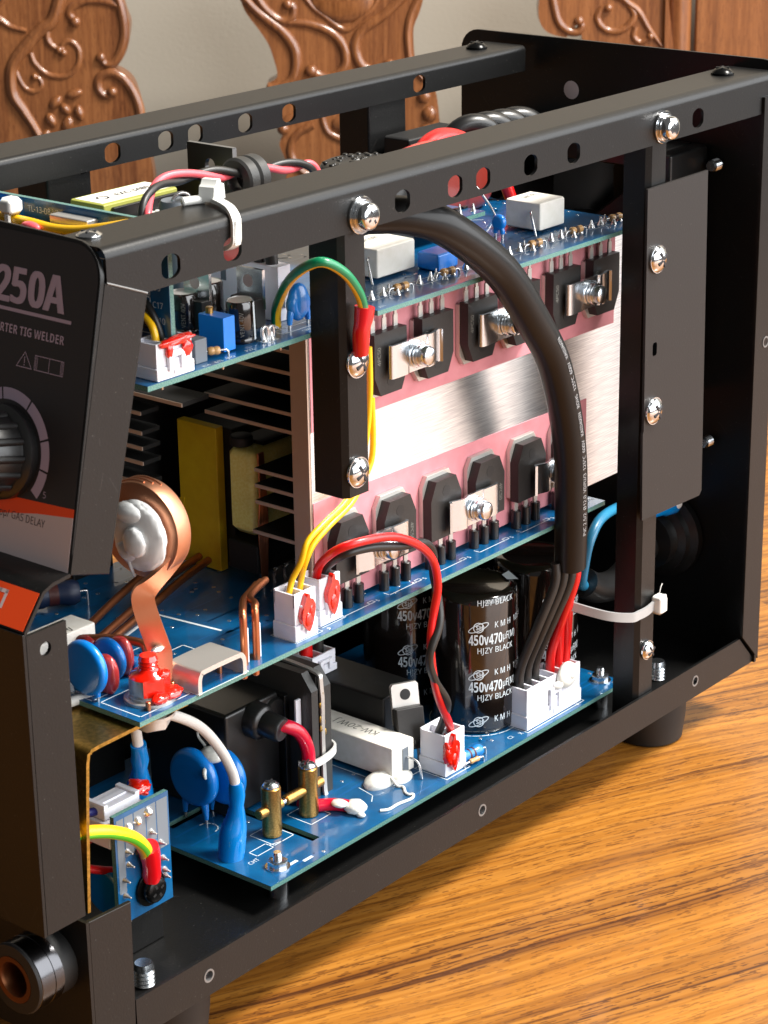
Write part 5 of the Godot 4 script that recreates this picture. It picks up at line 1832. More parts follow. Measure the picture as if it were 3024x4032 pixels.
	# bridge shunt
	b = MB.new()
	b.ribbon([V(-284.2, YM - 0.4, -20.8), V(-284.2, YM + 3.6, -20.8), V(-283.4, YM + 5.6, -20.8), V(-281.6, YM + 6.2, -20.8), V(-268.6, YM + 6.2, -20.8), V(-266.4, YM + 5.6, -20.8), V(-265.6, YM + 3.6, -20.8), V(-265.6, YM - 0.4, -20.8)], Vector3.BACK, 12.4, 1.5, 3)
	solo("shunt_bridge", "wide tinned metal bridge standing on the near edge of the inverter board", "metal bridge", b, M.tin)
	for q in [0.0, 5.2]:
		b = MB.new()
		b.tube([V(-261.2 + q, YM - 0.5, -18.8), V(-261.2 + q, YM + 13.0, -18.8), V(-260.4 + q, YM + 15.4, -19.6), V(-258.4 + q, YM + 16.0, -21.4), V(-252 + q * 0.4, YM + 16.0, -26.5), V(-240 + q * 0.4, YM + 16.2, -31)], 1.15, 12)
		b.tube([V(-259.0 + q, YM - 0.5, -20.8), V(-259.0 + q, YM + 12.4, -20.8), V(-258.2 + q, YM + 14.6, -21.6), V(-250 + q * 0.4, YM + 15, -28), V(-240 + q * 0.4, YM + 15, -33)], 1.0, 12)
		t = thing("copper_hairpin", "left pair of upright bent copper wires left of the white connectors" if q == 0.0 else "right pair of upright bent copper wires beside the white connectors", "copper wire", V(-260 + q, YM, -19))
		part(t, "wire", b, M.enamel)
		b = MB.new()
		b.box(V(-260.3 + q, YM, -20.4), V(-259.2 + q, YM + 11, -18.6), 0.2)
		part(t, "white_spacer", b, M.white)
	# connectors on the near edge
	t = connector("yellow_wire_connector", "white two way connector holding the yellow wires, streaked with red varnish", 2, -240.2, -230.6, -26.0, -17.6, YM, 15.4)
	flame(t, -235.8, YM + 8.4, -16.2, 3.4, 5.4, 91)
	t = connector("red_wire_connector", "white two way connector holding the red and black pair, streaked with red varnish", 2, -226.6, -217.0, -28.0, -19.6, YM, 15.4)
	flame(t, -222.0, YM + 9.4, -18.2, 3.2, 6.0, 95)
	t = thing("yellow_wires", "two thin yellow wires rising from the white connector behind the front post", "wires", V(-225, 100, -21))
	b = MB.new()
	b.tube([V(-238, 97, -22), V(-236.2, 102.1, -22.0), V(-234.2, 107.8, -20.0), V(-232.0, 114.0, -19.0), V(-224.5, 117.6, -19.0), V(-213.7, 120.8, -20.0), V(-206.9, 126.4, -21.0), V(-202.0, 137.6, -21.0), V(-200.3, 151.7, -20.6), V(-200.3, 166.3, -20.6)], 0.95, 10)
	part(t, "wire", b, M.yellow_wire)
	b = MB.new()
	b.tube([V(-233, 97, -22), V(-232.0, 101.5, -22.0), V(-232.2, 107.2, -20.0), V(-229.4, 112.4, -19.0), V(-222.1, 116.1, -19.0), V(-210.9, 119.6, -20.0), V(-204.2, 124.6, -21.0), V(-199.6, 132.3, -20.6), V(-199.4, 150.0, -20.6)], 0.95, 10)
	part(t, "wire", b, M.yellow_wire)
	# discs and red capacitors at the front left
	disc_cap("larger round blue disc capacitor at the front left of the inverter board", V(-305.4, YM + 9.2, -38.5), 8.3, 3.2, YM, [4.4, -4.4], M.blue_cap)
	disc_cap("smaller round blue disc capacitor between two dark red capacitors", V(-293.3, YM + 6.9, -41.7), 6.5, 2.8, YM, [2.8, -2.8], M.blue_cap)
	for q in [[V(-299.6, YM + 5.8, -36.4), "dark red film capacitor between the two blue discs at the front left"], [V(-288.2, YM + 6.0, -42.0), "dark red film capacitor right behind the smaller blue disc"], [V(-294.4, YM + 6.4, -50.0), "dark red film capacitor showing above the smaller blue disc"]]:
		b = MB.new()
		b.blob(q[0], V(2.2, 6.0, 4.4), 0.05, 7, 24, 0.8)
		solo("film_capacitor", q[1], "capacitor", b, M.red_cap)
	axial("small pale blue resistor standing beside the red film capacitor near the bolt", V(-283.6, YM + 4.0, -46.5), V(-286.0, YM + 3.4, -36.6), 2.0, YM, M.resistor_blue, [M.band, M.band])
	axial("thick dark blue banded resistor in the shade under the front panel", V(-273, YM + 4.8, -99), V(-259, YM + 4.8, -90), 4.0, YM, M.resistor_navy, [M.band, M.band, M.band])
	t = thing("cement_resistor", "white ceramic block resistor behind the front side flange on the inverter board", "resistor", V(-292, YM, -66))
	b = MB.new()
	b.box(V(-306.5, YM + 0.6, -70.5), V(-280.8, YM + 9.4, -60.0), 0.5)
	part(t, "ceramic_body", b, M.cream)
	b = MB.new()
	b.text("KN25W 1RJ", 2.4, Transform3D(Basis(V(0.96, 0, 0.28), V(0.28, 0, -0.96), Vector3.UP), V(-304.5, YM + 9.46, -66.5)), false, 0)
	part(t, "marking", b, M.ink_dark)
	# main transformer
	t = thing("main_transformer", "ferrite transformer wrapped in dark yellow tape behind the heat sink fins", "transformer", V(-205, YM, -75))
	b = MB.new()
	b.box(V(-212, YM + 0.2, -91.5), V(-208.5, YM + 48.6, -74.4), 0.3)
	b.prism([V2(-91.6, 22), V2(-89.4, 22.4), V2(-90.2, 18.4), V2(-91.6, 18.2)], V(-212.15, YM, 0), Vector3.BACK, Vector3.UP, Vector3.RIGHT, 0.2)
	part(t, "yellow_tape", b, M.yellow_tape)
	b = MB.new()
	b.box(V(-208.4, YM + 2, -91), V(-190, YM + 48, -71.0), 0.6)
	b.box(V(-216.5, YM + 5, -67), V(-180, YM + 15, -54), 0.8)
	b.cyl(V(-213.5, YM + 46.2, -62), V(-213.5, YM + 49.4, -62), 3.6, 20, 0.4)
	b.box(V(-210, YM + 46.0, -66), V(-182, YM + 47.2, -56), 0.3)
	part(t, "core", b, M.black_matte)
	b = MB.new()
	b.box(V(-216.5, YM + 17, -67.2), V(-183, YM + 46, -54.5), 3.0)
	part(t, "bobbin_winding", b, M.yellow_pale)
	b = MB.new()
	for k in 6:
		b.tube([V(-214.5 + k * 0.4, YM + 45, -54.2), V(-216.0 + k * 0.8, YM + 32, -52.6 - 0.25 * k), V(-216.6 + k * 0.75, YM + 20, -52.8), V(-214.5 + k * 0.4, YM + 4, -54.0)], 0.42, 6)
	part(t, "copper_ends", b, M.enamel, "", true)
	b = MB.new()
	for k in 4:
		b.cyl(V(-213 + k * 5.0, YM, -55), V(-213 + k * 5.0, YM + 7, -55), 0.7, 8)
		b.tube([V(-213.9 + k * 5, YM + 4, -55), V(-212.2 + k * 5, YM + 4.6, -55)], 0.9, 8, 1)
	part(t, "pins", b, M.solder, "", true)
	# little board on its bracket with the earth lug
	t = thing("filter_board", "small upright blue circuit board with solder joints at the front bottom corner", "circuit board", V(-295, 14, -30.6))
	b = MB.new()
	b.box(V(-306.0, 14.0, -30.3), V(-284.0, 49.3, -30.15))
	part(t, "mask_layer", b, M.pcb)
	b = MB.new()
	b.box(V(-305.98, 14.02, -31.8), V(-284.02, 49.28, -30.32))
	part(t, "laminate", b, M.pcb_edge)
	b = MB.new()
	for q in [[-305.2, -302.4, 24, 47.8], [-302.0, -298.6, 35.0, 47.8], [-298.2, -293.6, 34.0, 47.8], [-293.2, -289.4, 36, 47.8], [-289.0, -284.6, 32, 47.8]]:
		b.box(V(q[0], q[2], -30.2), V(q[1], q[3], -30.08))
	part(t, "tinned_pads", b, M.gray_box)
	b = MB.new()
	for q in [V(-300.6, 44.0, 1.7), V(-296.8, 44.6, 1.6), V(-292.4, 45.8, 1.8)]:
		b.lathe(V(q.x, q.y, -30.15), Vector3.BACK, [Vector2(q.z, 0), Vector2(q.z * 0.8, 0.7), Vector2(q.z * 0.45, 1.4), Vector2(0, 1.7)], 14)
	for q in [[-301.5, 36.6], [-301.2, 32.2], [-291.6, 39.0], [-288.0, 34.0], [-287.4, 28.6], [-286.9, 22.6], [-287.0, 24.6], [-303.2, 28.0], [-303.2, 23.0], [-303.8, 15.6]]:
		cone(b, V(q[0], q[1], -30.15), Vector3.BACK, 1.05, 2.4)
	part(t, "solder_joints", b, M.solder, "", true)
	b = MB.new()
	b.prism([V2(-300.5, 1.2), V2(-286.6, 1.2), V2(-286.6, 10), V2(-287.4, 22), V2(-300.5, 22)], V(0, 0, -33.4), Vector3.RIGHT, Vector3.UP, Vector3.BACK, 1.4, 0.3)
	solo("board_bracket", "dark grey metal bracket standing on the tray under the small upright board", "bracket", b, M.black_metal)
	t = thing("top_connector", "white connector with red varnish on the back of the small upright board", "connector", V(-296, 38, -39))
	b = MB.new()
	b.box(V(-306, 38.0, -45), V(-288, 46.0, -32.2), 0.5)
	part(t, "header_base", b, M.white)
	b = MB.new()
	b.box(V(-305, 46.1, -43.5), V(-290.5, 49.8, -35.0), 0.4)
	b.box(V(-305, 49.7, -43.5), V(-303.4, 51.0, -35.0), 0.2)
	b.box(V(-292.4, 49.7, -43.5), V(-290.5, 50.6, -35.0), 0.2)
	b.box(V(-303, 49.7, -40.4), V(-293, 50.3, -38.0), 0.2)
	part(t, "plug", b, M.white)
	drip(t, V(-288.0, 49.6, -38.0), 3.6, 1.8, 3.2, 98, M.glue_red)
	t = thing("earth_wire", "yellow wire with a green stripe ending in a red sleeved lug at the front bottom", "earth wire", V(-296, 22, -26))
	var gp := [V(-334, 56.4, -22), V(-327.7, 55.9, -22.0), V(-321.7, 54.1, -22.0), V(-314.8, 51.2, -22.0), V(-306.0, 45.6, -23.4), V(-299.4, 39.0, -25.4), V(-296.2, 33.6, -27.4)]
	b = MB.new()
	b.tube(gp, 2.0, 20, 6)
	part(t, "insulation", b, M.yellow_wire)
	b = MB.new()
	b.tube(gp, 2.04, 6, 6, 0.1, 0.85)
	part(t, "green_stripe", b, M.lime)
	b = MB.new()
	b.tube([V(-296.6, 37.2, -26.6), V(-295.6, 34.6, -26.9), V(-294.7, 30.4, -27.4), V(-294.4, 27.6, -27.8), V(-294.2, 24.6, -28.4)], [3.2, 3.15, 3.0, 2.7, 2.75, 2.8, 2.3], 20, 5)
	part(t, "lug_sleeve", b, M.red_sleeve)
	screw(t, "lug_screw", V(-293.6, 21.6, -30.0), Vector3.BACK, 4.1, 3.0, M.dark_steel, 1)
	t = thing("orange_wires", "two thin orange red wires crossing in the dark behind the front side wall", "wires", V(-312, 24, -50))
	b = MB.new()
	b.tube([V(-330, 41, -46), V(-318, 36, -46), V(-306, 29, -42), V(-298, 26, -38)], 1.3, 10)
	part(t, "wire", b, M.red_wire)
	b = MB.new()
	b.tube([V(-330, 33, -40), V(-318, 34.6, -43), V(-306, 36.6, -44), V(-298, 38, -42)], 1.3, 10)
	part(t, "wire", b, M.red_wire)
	disc_cap("blue disc capacitor half hidden behind the small upright board", V(-301, 20.0, -41), 7.5, 3.2, 9.0, [3.0], M.blue_cap)
	b = MB.new()
	b.tube([V(-320, 51, -39), V(-312, 49.6, -39), V(-304, 48.0, -39)], 1.3, 10)
	solo("dark_blue_wire", "short dark blue wire entering the white connector at the front bottom", "wire", b, mat(Color(0.05, 0.08, 0.35), 0.4))
	b = MB.new()
	b.tube([V(-326, 83.0, -44), V(-314, 83.6, -42), V(-306, 84.0, -40), V(-300, 82.2, -37)], 1.5, 12)
	solo("braided_lead", "white braided lead beside the brass plate at the front left", "wire", b, M.braid)

func control_parts() -> void:
	var b := MB.new()
	var t := connector("four_way_connector", "white four way connector with red varnish along its near edge on the control board", 4, -295.2, -281.6, -22.6, -14.4, YU, 10.4)
	b = MB.new()
	b.blob(V(-287.4, YU + 9.9, -14.2), V(6.4, 1.3, 1.5), 0.45, 101, 22)
	b.blob(V(-291.0, YU + 7.8, -13.7), V(1.2, 2.2, 0.9), 0.3, 102, 12)
	b.blob(V(-284.4, YU + 7.2, -13.5), V(2.2, 2.2, 0.9), 0.4, 103, 14)
	part(t, "sealing_varnish", b, M.glue_red)
	var runs := [[V(-287.0, 199, -36), V(-289.5, 195.9, -26.0), V(-290.5, 194.7, -22.0), V(-291.1, 191.9, -19.0), V(-290.9, 185.5, -18.4)], [V(-281, 203, -42), V(-285.2, 200.4, -30.0), V(-288.9, 197.8, -23.0), V(-289.2, 193.3, -19.5), V(-287.8, 185.6, -18.2)],
		[V(-277, 204, -44), V(-281.4, 201.2, -32.0), V(-285.1, 198.6, -25.0), V(-285.9, 193.6, -21.0), V(-285.7, 186.4, -19.6)], [V(-279, 204, -42), V(-282.5, 201.5, -30.0), V(-284.7, 198.6, -24.0), V(-284.3, 193.4, -20.0), V(-282.6, 185.4, -18.8)]]
	for k in 4:
		b = MB.new()
		b.tube(runs[k], 1.05, 10)
		solo("plug_wire", ["yellow wire entering the four way connector from above", "left black wire entering the four way connector", "red wire between the black ones at the four way connector", "right black wire entering the four way connector"][k], "wire", b, [M.yellow_wire, M.black_wire, M.red_wire, M.black_wire][k])
	b = MB.new()
	b.box(V(-277.4, YU, -25.6), V(-272.6, YU + 6.8, -17.4), 0.25)
	solo("gray_relay", "small grey box part right of the four way connector", "component", b, M.gray_box)
	axial("tiny tan resistor between the grey box and the blue trimmer", V(-270.4, YU + 1.9, -19.6), V(-267.4, YU + 1.9, -17.6), 1.2, YU, M.resistor_tan, [])
	t = thing("trimmer", "bright blue box trimmer with a brass adjusting screw on top", "trimmer", V(-262.4, YU, -23))
	b = MB.new()
	b.box(V(-265.0, YU + 0.4, -28.0), V(-260.2, YU + 10.2, -18.4), 0.25)
	part(t, "case", b, M.blue_box)
	b = MB.new()
	b.cyl(V(-262.8, YU + 10.0, -25.6), V(-262.8, YU + 12.0, -25.6), 1.1, 14, 0.2)
	part(t, "adjusting_screw", b, M.brass)
	for q in [[V(-255.2, YU, -43.0), 4.4, 12.0, "black can capacitor behind the blue trimmer with a bare vented top", -0.85, 0.0], [V(-244.6, YU, -43.4), 4.4, 13.0, "black can capacitor at the back between the trimmer and the metal tab", -0.9, 0.0], [V(-252.4, YU, -23.4), 4.0, 12.4, "slightly leaning black can capacitor with a white minus stripe right of the trimmer", -0.75, 0.06]]:
		t = thing("small_capacitor", q[3], "capacitor", q[0], "small black can capacitors on the control board")
		var T := Transform3D(Basis(V(0.3, 0, 1).normalized(), q[5]), q[0])
		b = MB.new()
		b.xf = T
		b.lathe(Vector3.ZERO, Vector3.UP, [Vector2(q[1] * 0.9, 0), Vector2(q[1], 0.6), Vector2(q[1], 1.4), Vector2(q[1] * 0.93, 1.8), Vector2(q[1], 2.3), Vector2(q[1], q[2] - 0.7), Vector2(q[1] * 0.93, q[2] - 0.1), Vector2(q[1] * 0.86, q[2])], 30)
		part(t, "sleeve", b, M.sleeve_cap)
		b = MB.new()
		b.xf = T
		b.lathe(Vector3.ZERO, Vector3.UP, [Vector2(q[1] * 0.86, q[2]), Vector2(q[1] * 0.82, q[2] - 0.25), Vector2(0, q[2] - 0.2)], 30)
		part(t, "can_top", b, M.tin)
		b = MB.new()
		b.xf = T * Transform3D(Basis(Vector3.UP, q[4] + (1.45 if q[1] < 4.2 else 2.0)), Vector3.ZERO)
		for k in 8:
			var a := -0.42 + 0.84 * k / 8
			var a2 := -0.42 + 0.84 * (k + 1) / 8
			var r: float = q[1] + 0.05
			b.quad4(V(sin(a) * r, 0.8, cos(a) * r), V(sin(a2) * r, 0.8, cos(a2) * r), V(sin(a2) * r, q[2] - 0.6, cos(a2) * r), V(sin(a) * r, q[2] - 0.6, cos(a) * r), V(sin(a), 0, cos(a)), V(sin(a2), 0, cos(a2)), V(sin(a2), 0, cos(a2)), V(sin(a), 0, cos(a)))
		part(t, "minus_stripe", b, M.silk)
		b = MB.new()
		b.text("VENT 40V", 1.2, T * Transform3D(Basis(Vector3.UP, q[4]) * Basis(Vector3.BACK, PI / 2), Basis(Vector3.UP, q[4]) * V(0, 2.5, q[1] + 0.1)), false, 0)
		part(t, "marking", b, M.ink_gray)
	t = thing("tab_transistor", "upright transistor with a bright metal tab and hole left of the earth wire", "transistor", V(-240, YU, -31))
	b = MB.new()
	b.prism([V2(-36.0, 6), V2(-26.0, 6), V2(-26.0, 17.6), V2(-36.0, 17.6)], V(-240.4, YU, 0), Vector3.BACK, Vector3.UP, Vector3.RIGHT, 1.3, 0.15)
	part(t, "metal_tab", b, M.zinc)
	b = MB.new()
	b.lathe(V(-240.42, YU + 13.8, -31.6), Vector3.LEFT, [Vector2(0, 0.04), Vector2(1.9, 0.04), Vector2(1.9, 0.0)], 18)
	part(t, "tab_hole", b, M.label_white)
	b = MB.new()
	b.box(V(-243.6, YU + 1.0, -36.0), V(-239.2, YU + 9.6, -26.0), 0.4)
	part(t, "body", b, M.epoxy)
	dup(t, V(-252, YU + 0.5, -40.5), "second upright transistor tab with a hole showing behind the left small black capacitor")
	t = thing("tall_connector", "tall white connector behind the green and yellow wire on the control board", "connector", V(-229, YU, -40))
	b = MB.new()
	b.box(V(-231.6, YU, -62), V(-226.0, YU + 16.4, -28.0), 0.3)
	b.box(V(-230.0, YU + 4, -28.0), V(-227.4, YU + 12, -27.0), 0.3)
	part(t, "housing", b, M.white)
	b = MB.new()
	for k in 3:
		b.box(V(-231.75, YU + 9.5, -50.5 + k * 7.0), V(-231.55, YU + 13.5, -48.5 + k * 7.0))
	part(t, "window_slots", b, M.gray_box)
	for k in 2:
		b = MB.new()
		b.tube([V(-229, YU + 15, -37 + k * 4.6), V(-229, YU + 21, -37.4 + k * 4.6), V(-226, YU + 30, -40 + k * 4.6)], 1.9, 12)
		part(t, "black_wire", b, M.black_wire)
	t = disc_cap("bright blue drop shaped capacitor standing at the right end of the control board", V(-231.8, YU + 7.0, -20.3), 4.4, 3.6, YU, [3.9, -3.9], M.blue_cap, false)
	b = MB.new()
	b.blob(V(-231.8, YU + 7.6, -20.3), V(4.0, 5.6, 2.3), 0.0, 2, 24)
	part(t, "dipped_body", b, M.blue_cap)
	t = thing("earth_lead", "green and yellow wire arching over to a red sleeved lug on the front post", "earth wire", V(-232, 180, -10))
	var gp := [V(-235.2, 179.5, -26.0), V(-237.6, 187.0, -23.0), V(-246.5, 199.0, -9.0), V(-247.6, 205.1, 2.0), V(-240.5, 201.2, 4.5), V(-233.6, 193.9, 4.0), V(-230.4, 188.2, 3.0)]
	b = MB.new()
	b.tube(gp, 1.45, 20, 7)
	part(t, "insulation", b, M.green)
	b = MB.new()
	b.tube(gp, 1.48, 8, 7, 2.2, 4.0)
	part(t, "yellow_stripe", b, M.yellow_wire)
	b = MB.new()
	b.tube([V(-229.9, 188.9, 3.0), V(-230.3, 185.5, 2.8), V(-230.8, 182.2, 2.4), V(-230.4, 178.6, 1.8), V(-229.6, 175.0, 0.9)], [2.9, 2.8, 2.4, 2.5, 2.4, 2.2], 20, 5)
	part(t, "lug_sleeve", b, M.red_sleeve)
	b = MB.new()
	b.lathe(V(-228.9, 171.8, -1.2), Vector3.BACK, [Vector2(0, 0.6), Vector2(4.4, 0.6), Vector2(4.4, 0)], 24)
	part(t, "ring_lug", b, M.tin)
	# upright board fittings
	b = MB.new()
	b.tube([V(-294, 216.5, -100), V(-294, 216.2, -74), V(-294, 216.0, -62), V(-294, 215.6, -53), V(-294, 216.4, -43), V(-293.4, 218.4, -33), V(-291.5, 220.0, -26)], 1.5, 12)
	b.tube([V(-296, 213.6, -100), V(-296, 213.2, -70), V(-296, 213.0, -55), V(-296, 213.6, -42), V(-295, 215.4, -30)], 1.4, 12)
	solo("yellow_loom", "pair of yellow wires running across the top behind the front panel", "wires", b, M.yellow_wire)
	t = thing("zip_tie", "cloudy white zip tie head on the yellow wires behind the front panel", "zip tie", V(-294, 210, -72))
	b = MB.new()
	b.box(V(-297.5, 217.6, -71.5), V(-291.5, 222.4, -66.0), 1.4)
	part(t, "head", b, M.nylon)
	b = MB.new()
	b.box(V(-296.8, 210, -69.4), V(-295.6, 218, -67.6), 0.3)
	part(t, "strap", b, M.nylon)
	b = MB.new()
	b.blob(V(-296.5, 215.8, -59), V(1.6, 1.5, 3.6), 0.0, 2, 14)
	solo("red_terminal", "small red bead peeping over the front panel beside the zip tie head", "component", b, M.pink_wire)
	b = MB.new()
	b.box(V(-292.6, 210, -92), V(-288.2, 219.3, -75.5), 0.4)
	solo("blue_trimmer_block", "blue block at the far left on the upright board", "trimmer", b, M.blue_box)
	# things beyond the near rail
	t = thing("pulse_transformer", "lime yellow taped transformer with a white label strip behind the upright board", "transformer", V(-250, YU, -82))
	b = MB.new()
	b.box(V(-252.5, YU, -91), V(-221.5, YU + 32.0, -76.5), 0.6)
	part(t, "taped_winding", b, M.yellow_lime)
	b = MB.new()
	b.box(V(-249.6, YU + 16, -76.6), V(-221.8, YU + 30.8, -75.2), 0.3)
	b.box(V(-243, YU + 23.6, -75.2), V(-228, YU + 26.8, -72.2), 0.5)
	part(t, "ferrite_core", b, M.black_plastic)
	b = MB.new()
	b.box(V(-251.5, YU + 32.0, -89.6), V(-222.5, YU + 32.1, -78.2))
	part(t, "label_strip", b, M.cream)
	b = MB.new()
	b.text("EXC-3489-S", 2.6, Transform3D(Basis(Vector3.RIGHT, -PI / 2), V(-241, YU + 32.16, -83.6)), true, 0, 0.9)
	b.lathe(V(-246, YU + 32.12, -83.6), Vector3.UP, [Vector2(1.4, 0.03), Vector2(2.1, 0.03)], 20)
	part(t, "printed_text", b, M.ink_dark)
	b = MB.new()
	for k in 5:
		b.blob(V(-238 + k * 2.4, YU + 26.8, -73.8), V(1.3, 0.7, 1.4), 0.5, 110 + k, 8)
	part(t, "glue_spots", b, M.glue_white, "", true)
	t = thing("tab_plate", "black upright heat sink plate with one round hole beyond the near rail", "heat sink", V(-205, YU, -77))
	b = MB.new()
	b.plate(V(-206.3, 209.0, -87.0), Vector3.BACK, Vector3.UP, 19.0, 12.6, 1.6, [[9.4, 6.2, 2.1, 2.3]])
	b.box(V(-206.3, YU, -87), V(-204.7, 209, -68), 0.1)
	b.box(V(-209.0, YU, -92), V(-206.2, 211.0, -72.5), 0.3)
	part(t, "plate", b, M.black_plastic)
	b = MB.new()
	b.box(V(-206.4, 209, -68.0), V(-204.6, 221.5, -67.9))
	b.box(V(-206.3, 221.55, -87.0), V(-204.7, 221.65, -68.0))
	part(t, "bright_edges", b, M.edge)
	t = thing("ferrite_ring", "grey ferrite ring pair threaded on the twisted red and black wires", "ferrite ring", V(-214, 210, -55))
	for k in 2:
		b = MB.new()
		b.lathe(V(-219.4 + k * 4.7, 215.6, -55), Vector3.RIGHT, [Vector2(3.4, 0), Vector2(6.0, 0), Vector2(6.7, 0.7), Vector2(6.7, 3.9), Vector2(6.0, 4.5), Vector2(3.4, 4.5), Vector2(3.0, 4.0), Vector2(3.0, 0.5), Vector2(3.4, 0)], 32)
		part(t, "ring", b, M.ferrite)
	t = thing("twisted_leads", "pink red and black wires twisted together passing through the ferrite ring", "wires", V(-225, 205, -55))
	var base := [V(-266.5, 203, -44), V(-265.8, 214.8, -46.0), V(-259.4, 219.0, -50.0), V(-250.5, 220.8, -54.0), V(-240.2, 220.4, -55.0), V(-230.6, 219.6, -55.0), V(-222.8, 218.2, -55.0), V(-214.9, 217.2, -55.0), V(-206.8, 216.8, -55.0), V(-198.5, 216.2, -55.0), V(-190.1, 215.3, -55.0), V(-185.0, 213.8, -55.0), V(-181.6, 209.5, -56.0), V(-180, 203, -57)]
	for s in 2:
		var pts := []
		var sm := MB.smooth(base, 4)
		for k in sm.size():
			var a := k * 0.42 + PI * s
			pts.append(sm[k] + V(0.0, cos(a), sin(a)) * 1.15)
		b = MB.new()
		b.tube(pts, 1.15, 10, 2)
		part(t, "pink_wire" if s == 0 else "black_wire", b, M.pink_wire if s == 0 else M.black_wire)
	t = thing("can_component", "grey round can with a wire loop on top just beyond the near rail", "component", V(-238, YU, -61))
	b = MB.new()
	b.lathe(V(-238, YU, -61), Vector3.UP, [Vector2(5.2, 0), Vector2(5.2, 32.0), Vector2(4.6, 33.0), Vector2(0, 33.0)], 28)
	part(t, "can", b, M.gray_box)
	b = MB.new()
	b.tube([V(-239.4, YU + 32, -61), V(-239.4, YU + 33.4, -61), V(-237.6, YU + 35.0, -60), V(-235.2, YU + 34.2, -59), V(-234.6, YU + 31, -58.6)], 0.55, 8)
	part(t, "wire_loop", b, M.solder)
	# red toroid seen through the second rail hole and dark parts behind
	b = MB.new()
	b.lathe(V(-258, YU, -27), Vector3.UP, [Vector2(0, 0), Vector2(5.6, 0), Vector2(6.0, 1), Vector2(6.0, 35), Vector2(5, 36), Vector2(0, 36)], 24)
	b.lathe(V(-246, YU, -64), Vector3.UP, [Vector2(0, 0), Vector2(9, 0), Vector2(9, 26), Vector2(8, 27), Vector2(0, 27)], 24)
	t = thing("red_relay_cap", "glossy dark red part glimpsed through the second slot of the near rail", "component", V(-262, YU, -30))
	b = MB.new()
	b.box(V(-265, YU + 23.6, -30), V(-251.5, YU + 33, -20.5), 1.5)
	part(t, "case", b, M.red_cap)

